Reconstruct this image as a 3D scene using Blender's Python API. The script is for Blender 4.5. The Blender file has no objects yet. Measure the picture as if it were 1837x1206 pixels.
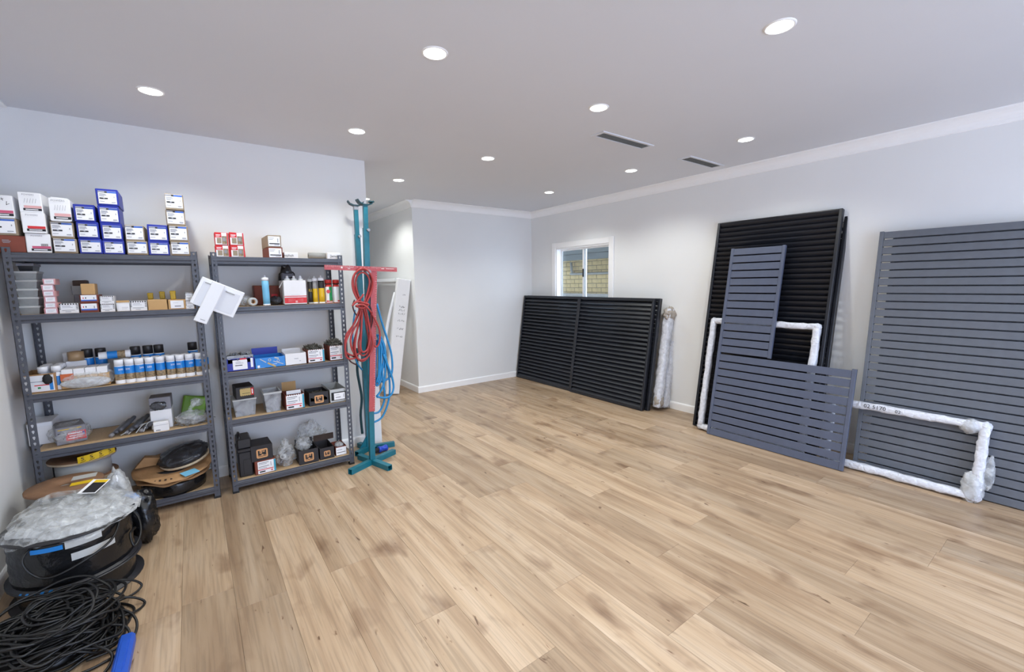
import bpy, bmesh, math, random
from mathutils import Vector, Matrix, noise
PI = math.pi
random.seed(7)
SC = bpy.context.scene
COL = SC.collection

# ---------------------------------------------------------------- camera
CAM_F, CAM_YAW, CAM_PITCH, CAM_ROLL = 781.79, 0.633433, -0.120603, -0.0142327
cd = bpy.data.cameras.new('camera'); cam = bpy.data.objects.new('camera', cd); COL.objects.link(cam)
cd.sensor_width = 36.0; cd.sensor_fit = 'HORIZONTAL'; cd.lens = CAM_F / 1837 * 36.0
cd.clip_start = 0.05; cd.clip_end = 200
f = Vector((math.sin(CAM_YAW) * math.cos(CAM_PITCH), math.cos(CAM_YAW) * math.cos(CAM_PITCH), math.sin(CAM_PITCH)))
r = f.cross(Vector((0, 0, 1))).normalized(); u = r.cross(f)
r2 = r * math.cos(CAM_ROLL) + u * math.sin(CAM_ROLL); u2 = -r * math.sin(CAM_ROLL) + u * math.cos(CAM_ROLL)
mw = Matrix((r2, u2, -f)).transposed().to_4x4(); mw.translation = (0, 0, 1.58)
cam.matrix_world = mw
SC.camera = cam

# ---------------------------------------------------------------- sky, exposure
w = bpy.data.worlds.new('sky'); SC.world = w; w.use_nodes = True
bg = w.node_tree.nodes['Background']; bg.inputs[0].default_value = (0.60, 0.73, 1.0, 1); bg.inputs[1].default_value = 3.8
SC.view_settings.view_transform = 'Standard'; SC.view_settings.look = 'None'
SC.view_settings.gamma = 1.0; SC.view_settings.use_curve_mapping = False
SC.view_settings.exposure = 0.50
LAMP_W = 34.0           # each ceiling downlight
LAMP_COL = (0.97, 0.99, 0.95)
SC.cycles.use_denoising = True
SC.cycles.max_bounces = 10; SC.cycles.diffuse_bounces = 6; SC.cycles.transparent_max_bounces = 16
SC.cycles.sample_clamp_indirect = 6.0
SC.cycles.caustics_reflective = False; SC.cycles.caustics_refractive = False

# ---------------------------------------------------------------- materials
def lin(c):
    return tuple(((x / 255) / 12.92 if x / 255 <= 0.04045 else (((x / 255) + 0.055) / 1.055) ** 2.4) for x in c)
def _mat(name):
    m = bpy.data.materials.new(name); m.use_nodes = True
    nt = m.node_tree; return m, nt, nt.nodes['Principled BSDF']
def mat(name, rgb, rough=0.5, metal=0.0, var=0.0, vscale=12.0, bump=0.0, bscale=40.0, spec=0.5, alpha=1.0, trans=0.0, coat=0.0):
    """procedural material: a colour (0-255 sRGB) with noise variation and noise relief"""
    m, nt, b = _mat(name)
    c = lin(rgb)
    b.inputs['Roughness'].default_value = rough; b.inputs['Metallic'].default_value = metal
    b.inputs['Specular IOR Level'].default_value = spec
    if alpha < 1: b.inputs['Alpha'].default_value = alpha
    if trans: b.inputs['Transmission Weight'].default_value = trans
    if coat: b.inputs['Coat Weight'].default_value = coat; b.inputs['Coat Roughness'].default_value = 0.1
    tc = nt.nodes.new('ShaderNodeTexCoord')
    n = nt.nodes.new('ShaderNodeTexNoise'); n.inputs['Scale'].default_value = vscale; n.inputs['Detail'].default_value = 3
    nt.links.new(tc.outputs['Object'], n.inputs['Vector'])
    rp = nt.nodes.new('ShaderNodeValToRGB')
    rp.color_ramp.elements[0].position = 0.25; rp.color_ramp.elements[1].position = 0.75
    rp.color_ramp.elements[0].color = tuple(x * (1 - var) for x in c) + (1,)
    rp.color_ramp.elements[1].color = tuple(min(1, x * (1 + var)) for x in c) + (1,)
    nt.links.new(n.outputs['Fac'], rp.inputs['Fac']); nt.links.new(rp.outputs['Color'], b.inputs['Base Color'])
    if bump:
        n2 = nt.nodes.new('ShaderNodeTexNoise'); n2.inputs['Scale'].default_value = bscale; n2.inputs['Detail'].default_value = 4
        nt.links.new(tc.outputs['Object'], n2.inputs['Vector'])
        bp = nt.nodes.new('ShaderNodeBump'); bp.inputs['Strength'].default_value = bump; bp.inputs['Distance'].default_value = 0.01
        nt.links.new(n2.outputs['Fac'], bp.inputs['Height']); nt.links.new(bp.outputs['Normal'], b.inputs['Normal'])
    return m
def film(name, rgb, clear=0.6, rough=0.15, bscale=30, bump=0.6):
    """crinkled plastic film: part see-through, part glossy milky"""
    m, nt, b = _mat(name)
    b.inputs['Base Color'].default_value = lin(rgb) + (1,); b.inputs['Roughness'].default_value = rough
    b.inputs['Specular IOR Level'].default_value = 0.8
    tc = nt.nodes.new('ShaderNodeTexCoord')
    n = nt.nodes.new('ShaderNodeTexNoise'); n.inputs['Scale'].default_value = bscale; n.inputs['Detail'].default_value = 5; n.inputs['Distortion'].default_value = 0.6
    nt.links.new(tc.outputs['Object'], n.inputs['Vector'])
    bp = nt.nodes.new('ShaderNodeBump'); bp.inputs['Strength'].default_value = bump; bp.inputs['Distance'].default_value = 0.012
    nt.links.new(n.outputs['Fac'], bp.inputs['Height']); nt.links.new(bp.outputs['Normal'], b.inputs['Normal'])
    tr = nt.nodes.new('ShaderNodeBsdfTransparent'); mx = nt.nodes.new('ShaderNodeMixShader')
    rp = nt.nodes.new('ShaderNodeMapRange'); rp.inputs[1].default_value = 0.3; rp.inputs[2].default_value = 0.7
    rp.inputs[3].default_value = max(0, 1 - clear - 0.2); rp.inputs[4].default_value = min(1, 1 - clear + 0.25)
    nt.links.new(n.outputs['Fac'], rp.inputs[0]); nt.links.new(rp.outputs[0], mx.inputs[0])
    nt.links.new(tr.outputs[0], mx.inputs[1]); nt.links.new(b.outputs[0], mx.inputs[2])
    nt.links.new(mx.outputs[0], nt.nodes['Material Output'].inputs[0])
    return m
def emit(name, rgb, s):
    m, nt, b = _mat(name)
    b.inputs['Base Color'].default_value = (0.9, 0.9, 0.9, 1)
    b.inputs['Emission Color'].default_value = rgb + (1,); b.inputs['Emission Strength'].default_value = s
    return m
def wood_floor():
    m, nt, b = _mat('oak_vinyl_plank'); N = nt.nodes; L = nt.links
    b.inputs['Roughness'].default_value = 0.36; b.inputs['Specular IOR Level'].default_value = 0.45
    tc = N.new('ShaderNodeTexCoord'); oi = N.new('ShaderNodeObjectInfo')
    mul = N.new('ShaderNodeMath'); mul.operation = 'MULTIPLY'; mul.inputs[1].default_value = 57.0; L.new(oi.outputs['Random'], mul.inputs[0])
    cx = N.new('ShaderNodeCombineXYZ'); L.new(mul.outputs[0], cx.inputs[0]); L.new(mul.outputs[0], cx.inputs[2])
    add = N.new('ShaderNodeVectorMath'); add.operation = 'ADD'; L.new(tc.outputs['Object'], add.inputs[0]); L.new(cx.outputs[0], add.inputs[1])
    def noi(sx, sy, det, dist=0.0):
        mp = N.new('ShaderNodeMapping'); mp.inputs['Scale'].default_value = (sx, sy, 1); L.new(add.outputs[0], mp.inputs['Vector'])
        n = N.new('ShaderNodeTexNoise'); n.inputs['Scale'].default_value = 1; n.inputs['Detail'].default_value = det; n.inputs['Distortion'].default_value = dist
        L.new(mp.outputs[0], n.inputs['Vector']); return n
    def ramp(src, pts):
        rp = N.new('ShaderNodeValToRGB'); e = rp.color_ramp.elements
        e[0].position, e[0].color = pts[0][0], pts[0][1]; e[1].position, e[1].color = pts[-1][0], pts[-1][1]
        for p, c in pts[1:-1]:
            q = e.new(p); q.color = c
        L.new(src, rp.inputs['Fac']); return rp
    def mix(a, bb, fac=None, fv=1.0, mode='MIX'):
        x = N.new('ShaderNodeMix'); x.data_type = 'RGBA'; x.blend_type = mode
        if fac is not None: L.new(fac, x.inputs[0])
        else: x.inputs[0].default_value = fv
        L.new(a, x.inputs[6]); L.new(bb, x.inputs[7]); return x.outputs[2]
    g = lambda v: (v, v, v, 1)
    base = ramp(noi(12, 0.9, 5, 0.35).outputs['Fac'], [(0.30, lin((162, 134, 106)) + (1,)), (0.5, lin((185, 159, 130)) + (1,)), (0.72, lin((201, 178, 152)) + (1,))])
    tone = ramp(oi.outputs['Random'], [(0.0, g(0.76)), (0.5, g(0.96)), (1.0, g(1.06))])
    c = mix(base.outputs[0], tone.outputs[0], mode='MULTIPLY')
    fine = ramp(noi(95, 3.0, 6, 0.3).outputs['Fac'], [(0.36, g(0.74)), (0.54, g(1.0))])
    c = mix(c, fine.outputs[0], fv=0.75, mode='MULTIPLY')
    cloud = ramp(noi(6, 3.2, 3, 0.3).outputs['Fac'], [(0.56, g(1.0)), (0.76, lin((176, 158, 146)) + (1,))])
    c = mix(c, cloud.outputs[0], fv=0.8, mode='MULTIPLY')
    knot = ramp(noi(30, 7.5, 3, 0.6).outputs['Fac'], [(0.69, g(1.0)), (0.735, lin((158, 134, 118)) + (1,)), (0.79, lin((84, 68, 58)) + (1,))])
    c = mix(c, knot.outputs[0], fv=0.85, mode='MULTIPLY')
    L.new(c, b.inputs['Base Color'])
    bp = N.new('ShaderNodeBump'); bp.inputs['Strength'].default_value = 0.08; bp.inputs['Distance'].default_value = 0.002
    L.new(fine.outputs[0], bp.inputs['Height']); L.new(bp.outputs[0], b.inputs['Normal'])
    return m
MT = dict(
 floor=wood_floor(), sub=mat('underlay', (70, 58, 46), 0.9, var=0.1),
 wall=mat('wall_paint', (234, 235, 235), 0.75, var=0.015, vscale=2, bump=0.05, bscale=180),
 ceil=mat('ceiling_paint', (222, 224, 229), 0.85, var=0.01, vscale=2, bump=0.04, bscale=200),
 trim=mat('trim_gloss', (250, 250, 250), 0.35, var=0.01),
 alu=mat('window_aluminium', (248, 248, 247), 0.3, var=0.01), seal=mat('window_seal', (120, 122, 122), 0.5),
 black=mat('black_powder_coat', (24, 27, 35), 0.38, var=0.12, vscale=30),
 charcoal=mat('charcoal_powder_coat', (52, 55, 61), 0.35, var=0.08, vscale=30),
 slate=mat('slate_blue_powder_coat', (84, 91, 110), 0.42, var=0.05, vscale=25, bump=0.05, bscale=300),
 grey=mat('grey_powder_coat', (98, 103, 112), 0.45, var=0.05, vscale=25, bump=0.05, bscale=300),
 steel=mat('shelf_steel', (78, 81, 90), 0.38, var=0.08, vscale=30, bump=0.05, bscale=200),
 foot=mat('black_rubber', (26, 26, 28), 0.7), mdf=mat('particle_board', (188, 160, 124), 0.75, var=0.14, vscale=90),
 wrap=film('white_bubble_film', (228, 231, 240), 0.10, 0.2, 30, 0.9),
 clear=film('clear_film', (232, 236, 238), 0.72, 0.10, 22, 1.0),
 milky=film('milky_film', (214, 217, 220), 0.40, 0.16, 22, 0.9),
 smoke=film('smoke_film', (60, 62, 68), 0.18, 0.12, 16, 1.0),
 binbag=mat('black_film', (22, 23, 26), 0.22, var=0.3, vscale=10, bump=0.7, bscale=18),
 brownwrap=film('brown_tape_film', (172, 162, 150), 0.0, 0.3, 20, 0.5),
 teal=mat('teal_enamel', (20, 108, 126), 0.42, var=0.15, vscale=18, bump=0.05, bscale=120),
 tealdk=mat('teal_dark', (12, 60, 70), 0.5), tip=mat('grey_plastic_cap', (150, 156, 165), 0.5),
 redal=mat('red_anodised', (182, 80, 82), 0.42, metal=0.15, var=0.12, vscale=40), tick=mat('white_ticks', (236, 220, 216), 0.6),
 redhose=mat('red_rubber', (168, 56, 54), 0.4, var=0.1), bluehose=mat('blue_hose', (34, 136, 194), 0.32, var=0.08),
 darkcord=mat('maroon_cord', (70, 26, 28), 0.45), blackcord=mat('black_cord', (15, 16, 18), 0.42, var=0.25, vscale=6),
 white=mat('white_card', (236, 236, 238), 0.55, var=0.02), paper=mat('label_paper', (242, 243, 246), 0.6, var=0.02),
 whitepl=mat('white_plastic', (240, 242, 246), 0.4, var=0.01), plsh=mat('white_plastic_shade', (222, 225, 232), 0.45),
 blue=mat('royal_blue_card', (36, 52, 158), 0.45, var=0.12, vscale=8), bluestrip=mat('blue_print', (60, 104, 196), 0.5),
 tan=mat('kraft_card', (196, 158, 108), 0.8, var=0.06), tangrey=mat('grey_brown_card', (158, 142, 120), 0.8, var=0.08),
 brown=mat('brown_card', (128, 66, 52), 0.75, var=0.1), dkbrown=mat('dark_brown_card', (72, 56, 48), 0.8, var=0.12),
 woodbrown=mat('plywood_brown', (134, 100, 74), 0.8, var=0.25, vscale=9, bump=0.2, bscale=60), woodedge=mat('plywood_edge', (198, 178, 150), 0.8, var=0.12, vscale=60),
 cardboard=mat('corrugated_card', (176, 136, 94), 0.85, var=0.1, vscale=14, bump=0.25, bscale=50), cardlight=mat('card_edge', (206, 172, 128), 0.85, var=0.08),
 ink=mat('black_ink', (28, 28, 32), 0.6), inkg=mat('grey_ink', (150, 152, 160), 0.6), inkr=mat('red_ink', (214, 46, 52), 0.55), inkp=mat('pink_ink', (205, 92, 124), 0.55),
 inkpk=mat('pale_pink', (228, 176, 176), 0.6), inkc=mat('cyan_ink', (54, 160, 190), 0.55), inkb=mat('blue_ink', (52, 84, 170), 0.55), inkgr=mat('green_ink', (24, 140, 72), 0.5), inky=mat('yellow_ink', (228, 190, 26), 0.5), inko=mat('gold_ink', (196, 172, 108), 0.5), inktan=mat('tan_ink', (214, 160, 110), 0.6), inkor=mat('orange_ink', (200, 98, 50), 0.5), inksk=mat('sky_ink', (120, 190, 224), 0.5),
 pic=mat('printed_photo', (150, 130, 100), 0.5, var=0.75, vscale=60),
 canbl=mat('can_blue', (32, 132, 214), 0.35, var=0.08), cangr=mat('can_green', (26, 140, 74), 0.35), canred=mat('can_red', (206, 48, 44), 0.35), tubey=mat('tube_yellow', (224, 182, 30), 0.4), tubek=mat('tube_black', (34, 32, 34), 0.4), tubeg=mat('tube_grey', (142, 140, 142), 0.4), tubeb=mat('tube_sky_blue', (120, 190, 226), 0.4),
 blackpl=mat('black_plastic', (38, 38, 42), 0.35, var=0.1), blackcard=mat('black_card', (42, 40, 44), 0.6, var=0.1),
 tub=film('frosted_tub', (200, 206, 214), 0.55, 0.3, 12, 0.3), tubd=mat('frosted_grey_plastic', (148, 152, 152), 0.4, var=0.12, vscale=24), tubrim=mat('frosted_rim', (190, 193, 193), 0.4, var=0.05),
 screws=mat('zinc_screws', (150, 154, 160), 0.35, metal=0.5, var=0.4, vscale=140), screwk=mat('dark_screws', (104, 102, 94), 0.4, metal=0.4, var=0.5, vscale=140),
 greystrip=mat('grey_rubber', (92, 94, 102), 0.5, var=0.2, vscale=20), greenpl=mat('lime_packet', (120, 170, 44), 0.4, var=0.2, vscale=10), greycard=mat('grey_card', (134, 134, 142), 0.6, var=0.08),
 amber=mat('amber_plastic', (206, 170, 12), 0.25, var=0.15, trans=0.3), tapebr=mat('brown_tape', (170, 140, 104), 0.35), bluepl=mat('blue_plastic', (34, 84, 186), 0.4, var=0.1), bluecap=mat('blue_plug', (28, 70, 190), 0.3), mesh=mat('blue_net', (40, 130, 210), 0.35, var=0.6, vscale=60), slv=mat('vent_grey', (150, 150, 146), 0.5), ventdk=mat('vent_dark', (112, 112, 108), 0.7),
 block=mat('concrete_block', (214, 188, 132), 0.9, var=0.16, vscale=10, bump=0.4, bscale=60), mortar=mat('mortar', (150, 134, 100), 0.95, var=0.1), eave=mat('eave_sheet', (78, 82, 76), 0.6, var=0.1), pipe=mat('grey_pipe', (150, 148, 136), 0.4, var=0.1), galv=mat('galvanised', (215, 215, 205), 0.35, metal=0.6, var=0.2), concrete=mat('outside_slab', (160, 156, 146), 0.9, var=0.1),
 lens=emit('lamp_diffuser', (1.0, 0.98, 0.95), 9.0),
)
def glass():
    m, nt, b = _mat('window_glass')
    tr = nt.nodes.new('ShaderNodeBsdfTransparent'); tr.inputs[0].default_value = (0.93, 0.95, 0.94, 1)
    gl = nt.nodes.new('ShaderNodeBsdfGlossy'); gl.inputs['Roughness'].default_value = 0.02
    mx = nt.nodes.new('ShaderNodeMixShader'); mx.inputs[0].default_value = 0.07; nt.links.new(tr.outputs[0], mx.inputs[1]); nt.links.new(gl.outputs[0], mx.inputs[2])
    nt.links.new(mx.outputs[0], nt.nodes['Material Output'].inputs[0]); return m
MT['glass'] = glass()

# ---------------------------------------------------------------- mesh builder
class MB:
    def __init__(s): s.v = []; s.f = []; s.m = []; s.s = []
    def add(s, vs, fs, m=0, smooth=False, mi=None):
        b = len(s.v); s.v += [tuple(p) for p in vs]
        for i, q in enumerate(fs):
            s.f.append(tuple(b + k for k in q)); s.m.append(mi[i] if mi else m); s.s.append(smooth)
        return s
    def box(s, x0, y0, z0, x1, y1, z1, m=0, T=None):
        vs = [Vector(p) for p in [(x0, y0, z0), (x1, y0, z0), (x1, y1, z0), (x0, y1, z0), (x0, y0, z1), (x1, y0, z1), (x1, y1, z1), (x0, y1, z1)]]
        if T is not None: vs = [T @ p for p in vs]
        return s.add(vs, [(0, 3, 2, 1), (4, 5, 6, 7), (0, 1, 5, 4), (1, 2, 6, 5), (2, 3, 7, 6), (3, 0, 4, 7)], m)
    def cbox(s, x0, y0, z0, x1, y1, z1, b=0.003, m=0, T=None, jit=0.0):
        """box with chamfered edges, corners optionally knocked about"""
        bm = bmesh.new(); bmesh.ops.create_cube(bm, size=1.0)
        c = Vector(((x0 + x1) / 2, (y0 + y1) / 2, (z0 + z1) / 2)); d = Vector((x1 - x0, y1 - y0, z1 - z0))
        for p in bm.verts:
            p.co = Vector((p.co.x * d.x, p.co.y * d.y, p.co.z * d.z)) + c
            if jit: p.co += Vector((random.uniform(-jit, jit), random.uniform(-jit, jit), random.uniform(-jit, jit) if p.co.z > c.z else 0))
        bmesh.ops.bevel(bm, geom=bm.edges[:], offset=min(b, min(d) * 0.3), segments=1, affect='EDGES')
        bm.verts.index_update()
        vs = [p.co.copy() for p in bm.verts]; fs = [[p.index for p in q.verts] for q in bm.faces]; bm.free()
        if T is not None: vs = [T @ p for p in vs]
        return s.add(vs, fs, m)
    def prism(s, poly, a, b, axis='y', m=0, T=None, cap=True):
        """extrude a closed 2D outline along an axis"""
        def P(p, t): return {'y': (p[0], t, p[1]), 'x': (t, p[0], p[1]), 'z': (p[0], p[1], t)}[axis]
        n = len(poly); vs = [Vector(P(p, a)) for p in poly] + [Vector(P(p, b)) for p in poly]
        if T is not None: vs = [T @ p for p in vs]
        fs = [(i, (i + 1) % n, n + (i + 1) % n, n + i) for i in range(n)]
        if cap: fs += [tuple(range(n))[::-1], tuple(range(n, 2 * n))]
        return s.add(vs, fs, m)
    def lathe(s, prof, c=(0, 0, 0), n=20, m=0, mats=None, T=None, cap=True):
        vs = []; fs = []; mi = []
        for (rr, z) in prof:
            for k in range(n): vs.append(Vector((rr * math.cos(2 * PI * k / n), rr * math.sin(2 * PI * k / n), z)))
        for j in range(len(prof) - 1):
            for k in range(n):
                fs.append((j * n + k, j * n + (k + 1) % n, (j + 1) * n + (k + 1) % n, (j + 1) * n + k)); mi.append(mats[j] if mats else m)
        if cap:
            fs.append(tuple(range(n))[::-1]); mi.append(mats[0] if mats else m)
            fs.append(tuple((len(prof) - 1) * n + k for k in range(n))); mi.append(mats[-1] if mats else m)
        if T is not None: vs = [T @ p for p in vs]
        vs = [p + Vector(c) for p in vs]
        b = len(s.v); s.v += [tuple(p) for p in vs]
        for q, k in zip(fs, mi): s.f.append(tuple(b + i for i in q)); s.m.append(k); s.s.append(len(q) == 4)
        return s
    def tube(s, pts, rad, n=8, m=0, closed=False, sub=4, rz=None):
        P = [Vector(p) for p in pts]
        if sub > 1 and len(P) > 2:
            Q = []; N = len(P)
            for i in range(N if closed else N - 1):
                p0 = P[(i - 1) % N] if closed or i > 0 else P[0]; p1 = P[i]; p2 = P[(i + 1) % N]
                p3 = P[(i + 2) % N] if closed or i + 2 < N else P[-1]
                for k in range(sub):
                    t = k / sub; t2 = t * t; t3 = t2 * t
                    Q.append(0.5 * ((2 * p1) + (p2 - p0) * t + (2 * p0 - 5 * p1 + 4 * p2 - p3) * t2 + (3 * p1 - p0 - 3 * p2 + p3) * t3))
            if not closed: Q.append(P[-1])
            P = Q
        N = len(P); vs = []; up = Vector((0, 0, 1)); nrm = None
        for i in range(N):
            a = P[(i - 1) % N] if closed or i > 0 else P[i]; b = P[(i + 1) % N] if closed or i < N - 1 else P[i]
            t = (b - a).normalized() if (b - a).length > 1e-9 else Vector((1, 0, 0))
            if nrm is None:
                nrm = t.cross(up if abs(t.z) < 0.9 else Vector((1, 0, 0))).normalized()
            else:
                nrm = (nrm - t * nrm.dot(t));
                nrm = nrm.normalized() if nrm.length > 1e-6 else t.orthogonal().normalized()
            bn = t.cross(nrm)
            for k in range(n):
                q = 2 * PI * k / n; vs.append(P[i] + (nrm * math.cos(q) + bn * math.sin(q)) * rad)
        fs = []
        for i in range(N if closed else N - 1):
            for k in range(n):
                j = (i + 1) % N; fs.append((i * n + k, i * n + (k + 1) % n, j * n + (k + 1) % n, j * n + k))
        if not closed: fs += [tuple(range(n))[::-1], tuple((N - 1) * n + k for k in range(n))]
        return s.add(vs, fs, m, True)
    def blob(s, c, rad, amp=0.25, fr=3.0, nu=28, nv=18, m=0, seed=0, flat=None, power=1.0):
        vs = []; fs = []; sd = Vector((seed * 3.7, seed * 1.3, seed * 2.1))
        for j in range(nv + 1):
            th = PI * j / nv
            for i in range(nu):
                ph = 2 * PI * i / nu; d = Vector((math.sin(th) * math.cos(ph), math.sin(th) * math.sin(ph), math.cos(th)))
                k = 1 + amp * (noise.noise(d * fr + sd) + 0.6 * noise.noise(d * fr * 2.3 + sd) + 0.4 * abs(noise.noise(d * fr * 5 + sd)))
                p = Vector((d.x * rad[0], d.y * rad[1], d.z * rad[2])) * k + Vector(c)
                if flat is not None and p.z < flat: p.z = flat
                vs.append(p)
        for j in range(nv):
            for i in range(nu): fs.append((j * nu + i, j * nu + (i + 1) % nu, (j + 1) * nu + (i + 1) % nu, (j + 1) * nu + i))
        return s.add(vs, fs, m, True)
    def rects(s, x0, y, z0, w, h, lst, T=None):
        """flat print: rectangles in label fractions, on the plane y, printed side towards -y"""
        for i, (a, b, c, d, k) in enumerate(lst):
            yy = y - 0.0003 * (i + 1)
            vs = [Vector((x0 + a * w, yy, z0 + b * h)), Vector((x0 + c * w, yy, z0 + b * h)), Vector((x0 + c * w, yy, z0 + d * h)), Vector((x0 + a * w, yy, z0 + d * h))]
            if T is not None: vs = [T @ p for p in vs]
            s.add(vs, [(0, 1, 2, 3)], k)
        return s
    def mesh(s, name, mats):
        me = bpy.data.meshes.new(name); me.from_pydata(s.v, [], s.f)
        for k in (mats if isinstance(mats, (list, tuple)) else [mats]): me.materials.append(MT[k] if isinstance(k, str) else k)
        me.polygons.foreach_set('material_index', s.m); me.polygons.foreach_set('use_smooth', s.s); me.update()
        return me
    def obj(s, name, mats, parent=None, loc=None, rot=None):
        return link(name, s.mesh(name, mats), parent, loc, rot)
def link(name, me, parent=None, loc=None, rot=None):
    o = bpy.data.objects.new(name, me); COL.objects.link(o)
    if parent is not None: o.parent = parent
    if loc is not None: o.location = loc
    if rot is not None: o.rotation_euler = rot
    return o
def tag(o, label, cat, group=None):
    o['label'] = label; o['category'] = cat
    if group: o['group'] = group
    return o
def thing(name, label, cat, loc=(0, 0, 0), rot=(0, 0, 0), group=None):
    o = bpy.data.objects.new(name, None); COL.objects.link(o); o.location = loc; o.rotation_euler = rot
    o.empty_display_size = 0.05
    return tag(o, label, cat, group)
def struct(o): o['kind'] = 'structure'; return o
def copy_tree(o, label=None, loc=None, rot=None):
    c = o.copy(); COL.objects.link(c)
    if label: c['label'] = label
    if loc is not None: c.location = loc
    if rot is not None: c.rotation_euler = rot
    for ch in list(o.children):
        d = ch.copy(); COL.objects.link(d); d.parent = c
        for g in list(ch.children):
            e = g.copy(); COL.objects.link(e); e.parent = d
    return c
def text_mesh(body, size, mname, align='CENTER'):
    """lettering as a flat mesh in the x-z plane, read from -y"""
    cu = bpy.data.curves.new('t', 'FONT'); cu.body = body; cu.size = size; cu.align_x = align; cu.align_y = 'CENTER'
    cu.resolution_u = 2
    o = bpy.data.objects.new('t', cu); COL.objects.link(o)
    dg = bpy.context.evaluated_depsgraph_get(); dg.update()
    me = bpy.data.meshes.new_from_object(o.evaluated_get(dg)); bpy.data.objects.remove(o); bpy.data.curves.remove(cu)
    vs = [(v.co.x, 0.0, v.co.y) for v in me.vertices]; fs = [tuple(p.vertices) for p in me.polygons]
    bpy.data.meshes.remove(me); return vs, fs
def put_text(mb, body, size, x, y, z, m, sx=1.0):
    vs, fs = text_mesh(body, size, 't'); mb.add([(x + a * sx, y + b, z + c) for a, b, c in vs], fs, m)
def scribble(mb, x0, y, z0, w, h, n, m, th, seed=0):
    """hand-written marks as thin flat strokes"""
    rnd = random.Random(seed)
    for k in range(n):
        cx = x0 + w * (k + 0.5) / n; p = [(cx + rnd.uniform(-.5, .5) * w / n, z0 + rnd.uniform(0, 1) * h) for _ in range(4)]
        for a, b in zip(p, p[1:]):
            d = Vector((b[0] - a[0], 0, b[1] - a[1])); L = d.length
            if L < 1e-5: continue
            q = Vector((-d.z, 0, d.x)) / L * th
            A = Vector((a[0], y, a[1])); B = Vector((b[0], y, b[1]))
            mb.add([A - q, B - q, B + q, A + q], [(0, 1, 2, 3)], m)
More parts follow.
